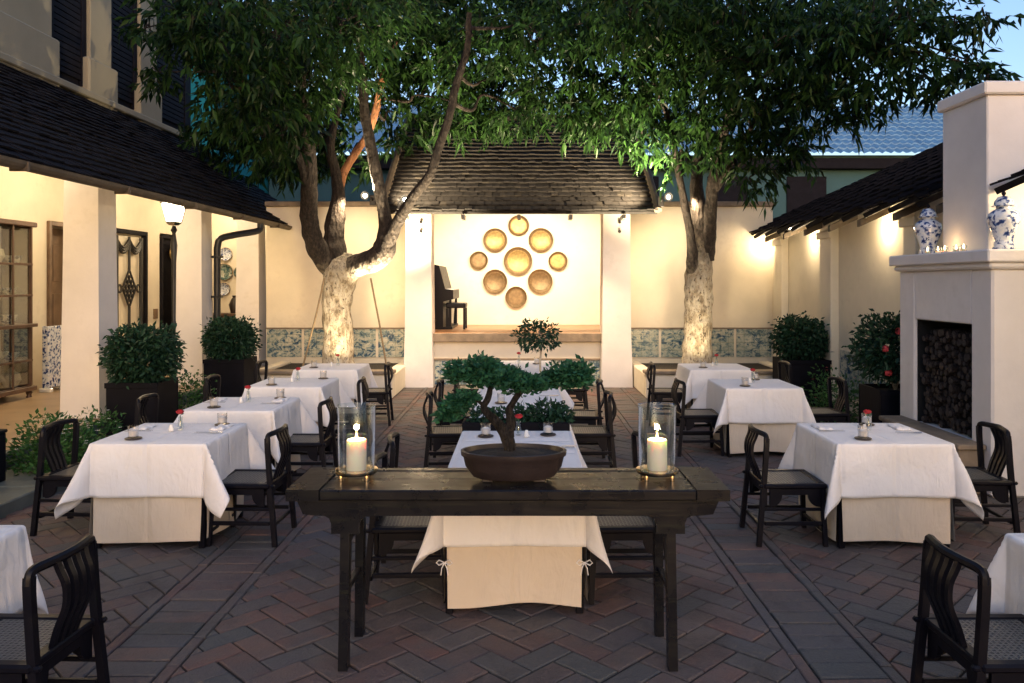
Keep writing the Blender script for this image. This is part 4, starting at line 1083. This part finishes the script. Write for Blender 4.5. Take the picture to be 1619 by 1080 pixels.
def sp(y0, y1):
    top = H-.053; xe = hw-.045; lx = .79; pts = [(-xe, top), (xe, top), (xe-.03, top-.07), (xe-.075, top-.075)]
    arc = [(lx+.075+.06*(1-math.sin(a)), top-.075-.055*(1-math.cos(a))-.0) for a in [math.pi/2*k/6 for k in range(7)]]
    pts += [(lx+.10, top-.078), (lx+.078, top-.09), (lx+.068, top-.115), (lx+.068, top-.165), (lx-.068, top-.165), (lx-.068, top-.12), (lx-.078, top-.095), (lx-.10, top-.082), (lx-.14, top-.078)]
    pts += [(-x, z) for x, z in pts[2:][::-1]]
    mb = MB(); mb.prism(pts, 'y', y0, y1); mb.build('apron', M['table'], ct)
sp(-hd+.028, -hd+.05); sp(hd-.05, hd-.028)
for sx in (-1, 1):
    mb = MB(); mb.box(sx*(hw-.10)-.012, sx*(hw-.10)+.012, -hd+.052, hd-.052, H-.12, H-.053, .003); mb.build('end_apron', M['table'], ct)
    for sy in (-1, 1):
        mb = MB(); mb.tube([(sx*.79, sy*(hd-.062), H-.055), (sx*.795, sy*(hd-.055), .4), (sx*.80, sy*(hd-.047), 0)], [.043, .043, .044], 4, sq=(1, .72)); mb.build('leg', M['table'], ct)
    for z in (.36, .60):
        mb = MB(); mb.box(sx*.802-.014, sx*.802+.014, -hd+.085, hd-.085, z-.016, z+.016, .004); mb.build('stretcher', M['table'], ct)

# hurricane lamps
def hurricane(x, label):
    t = thing('hurricane_lamp', label, 'candle holder', (x, 4.05, H-.002), 0, 'glass hurricane lamps on the console table')
    mb = MB(); mb.lathe([(.0, .030), (.103, .030), (.107, .036), (.107, .048), (.100, .05), (0, .044)], n=36)
    for k in range(4): a = math.pi/4+k*math.pi/2; mb.lathe([(0, 0), (.011, 0), (.012, .015), (.009, .032), (0, .032)], (.092*math.cos(a), .092*math.sin(a), 0), 10)
    mb.build('metal_stand', M['gold'], t, True)
    mb = MB(); mb.lathe([(.090, .051), (.094, .20), (.0955, .365), (.099, .372), (.0985, .376), (.094, .372), (.0915, .20), (.087, .051), (.090, .051)], n=40, cap=False); mb.build('glass_chimney', M['glass'], t, True)
    mb = MB(); mb.lathe([(0, .0465), (.050, .0465), (.051, .05), (.0505, .195), (.047, .200), (.04, .197), (.015, .190), (0, .189)], n=28); cd = mb.build('pillar_candle', M['wax'], t, True)
    mb = MB(); mb.tube([(0, 0, .188), (.001, 0, .205)], .0016, 6); mb.build('wick', M['gap'], cd)
    mb = MB(); mb.lathe([(0, .199), (.0045, .204), (.006, .211), (.0042, .222), (.0015, .231), (0, .235)], n=12); mb.build('flame', M['flame'], cd, True)
    lamp('candle_light', 'POINT', (x, 4.05, H+.235), 2.2, (1, .66, .32), .014)
hurricane(-.85, 'glass hurricane lamp with a lit pillar candle at the left of the console table')
hurricane(.69, 'glass hurricane lamp with a lit pillar candle at the right of the console table')

# bonsai
bx, by, bz = -.045, 4.04, H-.002
bo = thing('bonsai_tree', 'twisted bonsai with flat leaf pads in an oval brown pot on the console table', 'bonsai', (bx, by, bz))
mb = MB(); pr = [(0, .012), (.17, .012), (.20, .02), (.235, .07), (.245, .115), (.256, .125), (.258, .148), (.242, .150), (.236, .125), (.0, .122)]
mb.lathe(pr, n=48, sx=1.05, sy=.66)
for sx in (-1, 1):
    for sy in (-1, 1): mb.box(sx*.13-.03, sx*.13+.03, sy*.06-.02, sy*.06+.02, 0, .018, .005)
mb.build('pot', M['pot'], bo, True)
mb = MB(); n = 40; pts = []
for i in range(12):
    for k in range(n):
        a = 2*math.pi*k/(n-1); r = .238*i/11; x, y = r*math.cos(a), r*.64*math.sin(a); pts.append((x, y, .128+.022*math.exp(-(r/.12)**2)+.006*noise.noise(Vector((x*40, y*40, 1)))))
mb.grid(pts, 12, n); mb.build('moss_soil', M['soil'], bo)
def bpt(px, py, dy=0): p = at(px, py, by+dy); return (p.x-bx, dy, p.z-bz)
def bl(name, pts, r0, r1, nzv=.25):
    q = spline(pts, 6); m = len(q); mb = MB(); mb.tube([tuple(p) for p in q], [r0+(r1-r0)*i/(m-1) for i in range(m)], 9, nz=nzv, nsc=28); return mb.build(name, M['bonsaibark'], bo, True)
bl('trunk', [bpt(806, 712), bpt(803, 697), bpt(797, 684), bpt(786, 668, -.01), bpt(772, 655, -.015), bpt(765, 643, -.01), bpt(772, 628), bpt(776, 610, .01)], .034, .013)
bl('branch', [bpt(805, 690), bpt(808, 668, .02), bpt(806, 648, .03), bpt(814, 632, .02), bpt(826, 616, .01), bpt(834, 600)], .026, .010)
bl('branch', [bpt(768, 645, -.01), bpt(752, 632, -.02), bpt(738, 634, -.03)], .012, .005); bl('branch', [bpt(776, 612, .01), bpt(760, 598, .02), bpt(742, 592, .0)], .011, .005)
bl('branch', [bpt(830, 606), bpt(855, 598, .02), bpt(885, 594, .03), bpt(905, 592, .02)], .010, .004); bl('branch', [bpt(776, 614), bpt(792, 598, -.03), bpt(812, 592, -.04)], .010, .005)
B = []; 
for px, py, rx, rz, dy, n in ((728, 590, .075, .060, .0, 420), (762, 589, .085, .085, -.02, 560), (800, 599, .075, .060, -.05, 420), (838, 606, .085, .045, -.03, 420), (785, 597, .10, .06, .07, 460), (815, 604, .06, .075, .02, 260), (868, 601, .05, .045, .03, 200),
        (888, 595, .08, .068, .03, 430), (914, 594, .075, .075, .02, 420), (900, 600, .10, .05, .06, 300), (726, 638, .065, .048, -.03, 330), (714, 648, .055, .055, .02, 260), (706, 656, .045, .04, -.02, 200), (744, 630, .04, .03, -.03, 130), (846, 612, .04, .035, -.02, 120)):
    c = bpt(px, py, dy); b = ball_leaves(c, 1., n, .036, .021, .25, rx, rx*.95, rz); b[1][:, 2] = np.abs(b[1][:, 2])*.7+.05-.5*(RNG.random(n) < .2); B.append(b)
leaves_mesh('leaf_pad', *[np.concatenate([b[i] for b in B]) for i in range(4)], M['bonsaileaf'], bo, .05)

# ================================================================== TROUGHS BETWEEN THE CENTRE TABLES
def trough(x, y, label, L=.84, h=.79):
    t = thing('planter_trough', label, 'planter', (x, y, 0))
    mb = MB(); w = .11
    mb.box(-L/2, L/2, -w, -w+.025, .02, h, .005); mb.box(-L/2, L/2, w-.025, w, .02, h, .005); mb.box(-L/2+.001, -L/2+.025, -w+.026, w-.026, .02, h, .003); mb.box(L/2-.025, L/2-.001, -w+.026, w-.026, .02, h, .003); mb.box(-L/2+.026, L/2-.026, -w+.026, w-.026, 0, h-.05, 0)
    mb.build('box', M['planter'], t); return t
t = trough(-.05, 6.27, 'narrow black trough of low greenery between the two long centre tables')
B = [ball_leaves((u, 0, .83+z), 1., n, .05, .024, .3, rx, .12, rz) for u, z, rx, rz, n in ((.25, .03, .15, .085, 420), (.10, .01, .13, .07, 260), (.36, .0, .09, .06, 170), (-.10, .0, .16, .05, 200), (-.28, .0, .16, .05, 200))]
leaves_mesh('greenery', *[np.concatenate([b[i] for b in B]) for i in range(4)], M['shrubleaf'], t, .1)
tt = thing('topiary_tree', 'small round headed topiary on a thin stem before the stage', 'topiary', (.22, 9.38, 0))
mb = MB(); mb.lathe([(0, 0), (.12, 0), (.16, .30), (.17, .32), (.15, .32), (.14, .29), (0, .28)], n=20); mb.build('pot', M['planter'], tt, True)
mb = MB(); mb.tube([tuple(p) for p in spline([(0, 0, .28), (.01, .0, .6), (-.01, 0, .9), (.005, 0, 1.16), (-.02, 0, 1.3)], 5)], .012, 7); mb.build('stem', M['limb'], tt)
tp = at(850, 530, 9.38); leaves_mesh('crown', *ball_leaves((tp.x-.22, 0, tp.z), .245, 620, .06, .03, .35, 1.02, 1, .72), M['shrubleaf'], tt, .1)
# ================================================================== PLANTERS AND SHRUBS
def shrub_planter(x, y, z0, w, h, r, label_p, label_s, red=False, zc=None, n=2600):
    t = thing('planter_box', label_p, 'planter', (x, y, z0), 0, 'square black planters')
    a = w/2; mb = MB(); pts = []
    mb.box(-a, a, -a, -a+.03, 0, h, .006); mb.box(-a, a, a-.03, a, 0, h, .006); mb.box(-a+.001, -a+.03, -a+.031, a-.031, 0, h, .003); mb.box(a-.03, a-.001, -a+.031, a-.031, 0, h, .003)
    mb.box(-a-.012, a+.012, -a-.012, -a-.001, h-.06, h+.002, .003); mb.build('box', M['planter'], t)
    mb = MB(); mb.box(-a+.032, a-.032, -a+.032, a-.032, .02, h-.05, 0); mb.build('soil', M['soil'], t)
    s = thing('shrub', label_s, 'shrub', (x, y, z0+h-.05)); zc = zc or r*.85
    mb = MB()
    for k in range(7):
        an = k*.9; e = Vector((math.cos(an)*r*.6, math.sin(an)*r*.6, zc+r*.3*math.sin(k*2.))); mb.tube([tuple(p) for p in spline([(0, 0, 0), (e.x*.25, e.y*.25, e.z*.45), tuple(e)], 4)], .014, 6)
    mb.build('stem', M['limb'], s)
    leaves_mesh('crown', *ball_leaves((0, 0, zc), r, int(n*1.7), .068, .034, .3, 1, 1, .86), M['shrubleaf'], s, .12)
    if red:
        fl = None
        for k, (u, v) in enumerate(((-.12, .22), (-.25, .02), (-.05, -.12), (.1, .33), (-.22, -.25))):
            mb = MB(); c = Vector((u, -r*.88+abs(u)*.4, zc+v))
            for q in range(22):
                d = Vector((random.gauss(0, 1), random.gauss(0, 1), random.gauss(0, 1))).normalized(); e = d.orthogonal().normalized()*.024; f = d.cross(e).normalized()*.024; p0 = c+d*.028
                mb.add([p0-e, p0-f+d*.012, p0+e, p0+f+d*.012], [(0, 1, 2, 3)])
            mb.build('flower_head', M['pinkflower'], s, True)
shrub_planter(-4.47, 9.32, .112, .58, .62, .405, 'black planter box in front of the nearest veranda pillar', 'clipped round shrub in the black planter by the nearest veranda pillar', n=2800)
shrub_planter(-4.46, 12.1, .112, .60, .62, .385, 'black planter box at the foot of the downpipe', 'clipped round shrub beside the downpipe', n=2600)
shrub_planter(4.26, 12.1, .002, .66, .72, .40, 'black planter box before the right wall under the bare spotlight', 'clipped round shrub before the right wall', n=2600)
shrub_planter(4.36, 9.25, .002, .6, .66, .45, 'black planter box half hidden behind the fireplace', 'shrub with pink red flowers half hidden behind the fireplace', True, .5, 2600)
t = thing('bollard', 'short square black post cut off at the left photo edge on the stone step', 'post', (-4.735, 6.95, .112))
mb = MB(); mb.box(-.12, .12, -.12, .12, 0, .43, .008); mb.build('post', M['planter'], t)
mb = MB(); mb.box(-.13, .13, -.13, .13, .431, .46, .008); mb.build('cap', M['planter'], t)
def bedding(x, y, z0, rx, ry, rz, label, n=700, flowers=40, red=0):
    t = thing('flowering_plant', label, 'plant', (x, y, z0))
    b = ball_leaves((0, 0, rz*.45), 1., n, .06, .028, .2, rx, ry, rz); b[0][:, 2] = np.maximum(b[0][:, 2], .01); b[1][:, 2] = np.abs(b[1][:, 2]); leaves_mesh('foliage', *b, M['bedleaf'], t, .1)
    if flowers:
        mb = MB()
        for k in range(flowers):
            a, e = random.uniform(0, 6.28), random.uniform(.1, 1.3); c = Vector((rx*1.02*math.cos(a)*math.cos(e), ry*1.02*math.sin(a)*math.cos(e), rz*.45+rz*1.0*math.sin(e)*.98))
            for q in range(5):
                b_ = q*1.257; d = Vector((math.cos(b_), math.sin(b_), .2))*.014; mb.add([c, c+d+Vector((-d.y, d.x, 0))*.4, c+d*1.6, c+d-Vector((-d.y, d.x, 0))*.4], [(0, 1, 2, 3)])
        mb.build('blossom', M['pinkflower'] if red else M['whiteflower'], t)
bedding(-4.42, 7.5, .112, .40, .32, .36, 'green bedding plant with tiny white flowers on the stone step at the left', 1900, 50)
bedding(-4.50, 8.35, .112, .34, .28, .30, 'smaller green bedding plant on the step before the nearest pillar', 600, 20)
bedding(-4.55, 10.75, .112, .36, .5, .40, 'green bedding plant on the step between the two black planters', 900, 26)
bedding(4.25, 10.45, .002, .34, .55, .46, 'green bedding plant along the right wall between the planters', 1000, 10, 1)
bedding(4.3, 11.2, .002, .28, .3, .5, 'upright green plant beside the right wall planter', 500, 8, 1)

# ================================================================== TREES
TRB = {}
def tree(base, label, trunk_pts, limbs, blobs, seed, dens):
    """trunk/limb points are (px,py,distance offset,radius in photo px at 13.5 m)"""
    D0 = 13.6
    t = thing('courtyard_tree', label, 'tree', base); b0 = Vector(base)
    def conv(P): 
        out = []
        for px, py, dd, r in P:
            p = at(px, py, D0+dd)-b0; out.append((p.x, p.y, p.z, r*(D0+dd)/F*(1 if py > 395 else .88)))
        return out
    def limb(name, P, mat, nz, n=12, k=7):
        q = spline(conv(P), k); mb = MB(); mb.tube([tuple(p[:3]) for p in q], [max(.004, p[3]) for p in q], n, nz=nz, nsc=7.); return mb.build(name, mat, t, True)
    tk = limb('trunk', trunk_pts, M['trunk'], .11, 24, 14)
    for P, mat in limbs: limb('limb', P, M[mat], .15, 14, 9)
    # crown: drooping leaf sprays spread through many clumps
    base_, dir_, len_, wid_ = [], [], [], []; tw = MB()
    lp_ = np.array([q[:3] for P, _ in limbs for q in spline(conv(P), 5)[5:]])
    for (px, py, d, r, k) in blobs:
        c = np.array(at(px, py, d)-b0); R = r*d/F; sc_ = (d/13.6)**.5
        nb = lp_[np.argsort(np.linalg.norm(lp_-c, axis=1))[0]]; mid = (nb+c)/2+np.array([0, 0, .12])
        tw.tube([tuple(p) for p in spline([tuple(nb), tuple(nb*.7+c*.3+RNG.normal(size=3)*.06), tuple(mid+RNG.normal(size=3)*.08), tuple(c+np.array([0, 0, R*.4]))], 5)], [.034-.024*i/15 for i in range(16)], 6)
        n = max(14, int(dens*k*R*R))
        p = RNG.normal(size=(n, 3)); p /= np.linalg.norm(p, axis=1, keepdims=True); p *= (R*(.25+.75*RNG.random(n)**.5))[:, None]; p[:, 2] *= .85
        p[:, :] += .12*R*np.sin(p[:, [1, 2, 0]]*4/R)
        for q in p:
            m = 9; a = RNG.uniform(0, 6.28, m)+np.arange(m)*.7; out = np.stack([np.cos(a), np.sin(a), RNG.uniform(-1.5, -.1, m)], 1)
            ax = np.array([q[0]/R, q[1]/R, .0])+RNG.normal(size=3)*.5; ax /= np.linalg.norm(ax)+1e-6
            s = np.linspace(0, .26, m)[:, None]; st = c+q+ax*s; st[:, 2] -= (s[:, 0]**2)*.9
            base_.append(st); dir_.append(out+ax*.8); len_.append(.185*sc_*(.55+.75*RNG.random(m))); wid_.append(.058*sc_*(.65+.6*RNG.random(m)))
        for _ in range(max(2, int(n/14))):
            q = p[RNG.integers(n)]; e = c+q; tw.tube([tuple(c+q*.15+RNG.normal(size=3)*.05), tuple(c+q*.6+np.array([0, 0, .12])), tuple(e)], [.016, .010, .004], 5)
    two = tw.build('twigs', M['limb'], None)
    cr = leaves_mesh('crown', np.concatenate(base_), np.concatenate(dir_), np.concatenate(len_), np.concatenate(wid_), M['leaf'], None, .22)
    with bpy.context.temp_override(active_object=cr, object=cr, selected_objects=[cr, two], selected_editable_objects=[cr, two]): bpy.ops.object.join()
    cr.parent = t
    return t
LT = at(535, 575, 13.6); LT.z = .36
tree(tuple(LT), 'large left courtyard tree with a pale mottled trunk forking into dark limbs',
    [(536, 592, 0, 30), (535, 570, 0, 25), (535, 530, 0, 23), (533, 490, 0, 22.5), (535, 455, 0, 25), (541, 430, 0, 29), (546, 412, 0, 22), (548, 400, 0, 8)],
    [([(533, 432, 0, 18), (513, 412, -.1, 17), (498, 385, -.3, 17.5), (489, 345, -.5, 16), (489, 290, -.7, 14.5), (487, 225, -.9, 12), (478, 150, -1.2, 9), (470, 70, -1.4, 7), (462, 10, -1.5, 5)], 'limb'),
     ([(533, 420, 0, 20), (528, 390, .0, 20), (530, 350, .05, 17), (535, 310, .1, 12), (530, 270, .2, 9), (522, 235, .2, 8), (530, 190, .3, 6.5), (545, 140, .3, 5.5), (560, 105, .3, 4), (572, 60, .3, 3)], 'limb'),
     ([(533, 325, .2, 10), (541, 280, .35, 7.5), (560, 245, .5, 7), (580, 215, .5, 6.8), (594, 175, .5, 6.8), (606, 120, .5, 6), (628, 65, .6, 4), (655, 20, .6, 3)], 'limb_uplit'),
     ([(548, 425, 0, 20), (575, 417, -.2, 18), (600, 405, -.3, 19), (610, 385, -.35, 19), (609, 345, -.4, 12), (600, 300, -.5, 11), (588, 240, -.6, 10), (577, 180, -.7, 9), (572, 120, -.8, 8), (568, 50, -.9, 7)], 'limb'),
     ([(606, 395, -.35, 17), (624, 360, -.5, 12), (650, 316, -.7, 9.5), (680, 276, -.9, 8.5), (693, 235, -1., 8), (710, 185, -1.1, 7.5), (722, 130, -1.2, 7), (738, 80, -1.3, 6), (742, 20, -1.4, 5)], 'limb'),
     ([(489, 300, -.7, 9), (470, 240, -1., 6), (452, 170, -1.4, 5), (455, 90, -1.6, 4), (440, 20, -2, 3)], 'limb')],
    [(325, 60, 9.5, 68, 1), (385, 140, 10, 70, 1.1), (430, 60, 10.5, 95, 1.1), (435, 195, 11, 56, 1.1), (500, 110, 12.2, 80, .9), (425, 225, 11.8, 36, 1), (330, 10, 9, 80, 1), (275, 10, 9.3, 40, .8), (540, 30, 11.5, 90, 1),
     (520, 190, 14.6, 60, .9), (600, 130, 14.8, 75, 1), (650, 50, 14, 80, 1), (640, 200, 14.9, 45, .8), (700, 120, 14.6, 75, 1), (760, 60, 13.6, 85, 1), (740, 185, 14.4, 50, 1), (790, 150, 14.3, 70, 1.1), (820, 190, 13.7, 36, .9),
     (850, 60, 13, 90, 1), (560, 250, 14.5, 35, .7), (480, 250, 14.8, 45, .9), (600, 20, 12.5, 80, .9), (450, 150, 12.5, 70, .9), (232, 50, 10, 16, .5), (410, 170, 15.3, 62, 1), (352, 205, 15.8, 48, 1), (395, 250, 15.8, 34, .9), (455, 245, 15.4, 46, .9), (390, 90, 15, 70, 1), (470, 10, 15.2, 95, 1), (620, -10, 15.4, 95, 1), (760, -5, 15.4, 95, 1), (330, 20, 14.5, 60, .9), (250, 120, 10.5, 16, .4)], 1, 225)
RT = at(1102, 575, 13.6); RT.z = .36
tree(tuple(RT), 'right courtyard tree with a pale mottled trunk and a heavy overhanging crown',
    [(1102, 592, 0, 27), (1102, 570, 0, 24), (1103, 530, 0, 22), (1104, 490, 0, 22), (1104, 455, 0, 22), (1106, 425, 0, 21), (1108, 400, 0, 16)],
    [([(1097, 432, -.05, 12), (1096, 420, -.1, 11), (1093, 380, -.15, 8), (1086, 340, -.2, 7.5), (1078, 300, -.3, 6.5), (1070, 255, -.4, 6), (1060, 200, -.5, 5), (1040, 140, -.6, 4), (1020, 80, -.7, 3)], 'limb'),
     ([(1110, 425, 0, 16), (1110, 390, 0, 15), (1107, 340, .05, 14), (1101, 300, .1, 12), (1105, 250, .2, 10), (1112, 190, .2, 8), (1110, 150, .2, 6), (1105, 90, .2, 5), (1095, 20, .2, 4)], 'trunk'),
     ([(1116, 410, 0, 13), (1122, 370, -.1, 12), (1124, 330, -.2, 11), (1128, 290, -.3, 11), (1138, 245, -.4, 9.5), (1150, 190, -.7, 8), (1170, 120, -1.2, 7), (1200, 50, -1.8, 5)], 'limb'),
     ([(1130, 300, -.3, 8), (1150, 270, -.5, 6), (1180, 215, -.9, 5), (1230, 150, -1.6, 4.5), (1290, 110, -2.4, 4), (1360, 80, -3.2, 3)], 'limb')],
    [(960, 60, 12.6, 85, 1), (1040, 40, 12, 90, 1), (900, 150, 13.2, 60, 1), (960, 160, 13.4, 62, 1.1), (930, 195, 13.8, 36, .9), (1030, 130, 13, 75, 1), (1020, 215, 13.2, 45, 1), (1080, 190, 13.2, 55, .9), (1120, 90, 12, 85, 1),
     (1160, 200, 12.6, 70, 1), (1210, 110, 11.4, 95, 1.1), (1220, 225, 12, 50, 1), (1190, 285, 12.6, 38, .8), (1290, 60, 10.6, 95, 1.1), (1300, 158, 10.8, 66, 1.1), (1265, 250, 11.6, 30, .6), (1380, 40, 10, 80, 1), (1400, 120, 10, 66, 1), 
     (1470, 95, 9.6, 52, .9), (1440, 20, 9.5, 60, 1), (1525, 110, 9.3, 42, .9), (1500, 40, 9.3, 30, .6), (1565, 120, 9.1, 30, .7), (1480, 140, 9.6, 22, .8), (1560, 30, 9.2, 16, .5), (1070, 255, 13, 28, .7), (1352, 178, 10.6, 32, .9), (1000, 0, 11, 80, 1), (1150, 0, 11, 90, 1), (900, -10, 15, 95, 1), (1040, 20, 15, 90, 1), (1180, 30, 14.5, 90, 1), (1320, 10, 13.5, 90, 1), (1430, 0, 12.5, 60, .9), (1250, 150, 13.5, 60, .9)], 2, 225)
# bamboo prop poles and the pale orchid leaves on the trunk
for (a, b, lb) in (((513, 440, 13.3), (478, 588, 12.9), 'thin prop pole leaning on the left side of the left tree'), ((586, 440, 13.3), (612, 590, 12.9), 'thin prop pole leaning on the right side of the left tree')):
    p, q = at(*a), at(*b); q.z = .47
    mb = MB(); mb.tube([tuple(q-p), tuple((q-p)*.5+Vector((.01, 0, .0))), (0, 0, 0)], .016, 7); o = mb.build('prop_pole', M['rope'], None, True, tuple(p)); tag(o, lb, 'pole', 'prop poles of the left tree')
# ================================================================== LIGHT
w = bpy.data.worlds.new('World'); S.world = w; w.use_nodes = True; nt = w.node_tree
bg = nt.nodes.get('Background') or nt.nodes.new('ShaderNodeBackground')
sky = nt.nodes.new('ShaderNodeTexSky'); sky.sky_type = 'NISHITA'; sky.sun_disc = False
SUN_EL, SUN_ROT = math.radians(9), math.radians(172)
sky.sun_elevation = SUN_EL; sky.sun_rotation = SUN_ROT; sky.altitude = 20; sky.air_density = 1.2; sky.dust_density = 1.6; sky.ozone_density = 2.5
tint = nt.nodes.new('ShaderNodeMix'); tint.data_type = 'RGBA'; tint.blend_type = 'MULTIPLY'; tint.inputs[0].default_value = 1
nt.links.new(sky.outputs[0], tint.inputs[6]); tint.inputs[7].default_value = (.99, .955, 1.10, 1)
nt.links.new(tint.outputs[2], bg.inputs[0]); bg.inputs[1].default_value = .15
sun = bpy.data.lights.new('sun', 'SUN'); sun.energy = .14; sun.angle = math.radians(40); sun.color = (1, .88, .96)
so = bpy.data.objects.new('sun', sun); COL.objects.link(so); so.rotation_euler = (math.pi/2-math.radians(40), 0, math.radians(8))
WARM = (1, .77, .47)
# veranda lamps under the left ceiling; nearest one unseen, added to fill table fronts
for y in (3.0, 6.3, 9.2, 11.6, 14.2, 16.6): lamp('veranda_lamp_and_fill', 'POINT', (-6.2, y, 3.35), 26, (1, .80, .53), .10)
lamp('lantern_bulb', 'POINT', (lp.x, 11, .25+2.58), 14, WARM, .06)
# stage: downlights behind the eave, aimed at the rear wall and floor
for x in (-1.1, .0, 1.0): lamp('stage_lamp', 'SPOT', (x, 15.1, 3.25), 125, (1, .88, .66), .08, (x*.9, 17.4, 1.7), 120, .8)
# eave spotlights of the pavilion
lamp('eave_spot', 'SPOT', (SRR.x-.05, SRR.y-.25, SRR.z+.22), 560, WARM, .04, (SRR.x-1.3, 14.3, 3.75), 84, .7)
lamp('eave_spot', 'SPOT', (SLL.x+.1, SLL.y-.25, SLL.z+.22), 560, WARM, .04, (SLL.x+1.4, 14.3, 3.75), 84, .7)
lamp('eave_spot', 'SPOT', (SLL.x, SLL.y-.3, SLL.z+.1), 380, (1, .80, .50), .04, (-1.2, 13.2, 5.6), 125, .7)
lamp('eave_spot', 'SPOT', (SRR.x, SRR.y-.3, SRR.z+.1), 520, (1, .80, .50), .04, (.6, 12.8, 5.4), 125, .7)
# washes down the rear walls
lamp('wall_spot', 'SPOT', (SLL.x-.4, 13.5, 3.3), 80, WARM, .05, (-3.6, 15, 1.4), 130, .8)
lamp('wall_spot', 'SPOT', (SRR.x+.5, 13.5, 3.3), 80, WARM, .05, (3.3, 15, 1.4), 130, .8)
# ground uplights in the planting beds, on the trunks
lamp('bed_uplight', 'SPOT', (LT.x+.25, 12.6, .5), 58, (1, .78, .45), .05, (LT.x, 13.6, 1.8), 95, .7)
lamp('bed_uplight', 'SPOT', (RT.x-.2, 12.6, .5), 46, (1, .78, .45), .05, (RT.x, 13.6, 1.8), 95, .7)
lamp('crown_uplight', 'SPOT', (LT.x+.95, 13.0, .5), 3300, (1, .80, .50), .06, (LT.x+1.3, 13.7, 6), 62, .8)
lamp('crown_uplight', 'SPOT', (RT.x-.9, 13.0, .5), 2500, (1, .80, .50), .06, (RT.x-1.1, 13.2, 6), 58, .8)
# wall washers under the right eave
for y in (10.25, 12.85, 14.75): lamp('eave_washer_and_fill', 'POINT', (4.56, y, 2.60), 9, WARM, .05)
lamp('eave_washer_and_fill', 'POINT', (4.62, 6.72, 2.62), 9, WARM, .05)
for y in (5.0, 2.4): lamp('eave_washer_and_fill', 'POINT', (4.5, y, 2.60), 14, WARM, .05)  # unseen pair towards the camera, added as fill for the tables
# downlights under the stage eave, on the paving before the stage
for x in (-1.1, .95): lamp('stage_downlight', 'SPOT', (x, 13.62, 2.98), 230, (1, .72, .42), .05, (x*1.2, 13.0, 0), 100, .8)

S.view_settings.view_transform = 'Standard'; S.view_settings.look = 'None'; S.view_settings.gamma = 1; S.view_settings.exposure = EXPO if 'EXPO' in globals() else 1.16
S.render.engine = 'CYCLES'; c = S.cycles
c.use_denoising = True
try: c.denoiser = 'OPENIMAGEDENOISE'
except Exception: pass
c.max_bounces = 6; c.diffuse_bounces = 4; c.glossy_bounces = 3; c.transmission_bounces = 4; c.transparent_max_bounces = 12
c.caustics_reflective = False; c.caustics_refractive = False; c.sample_clamp_indirect = 6
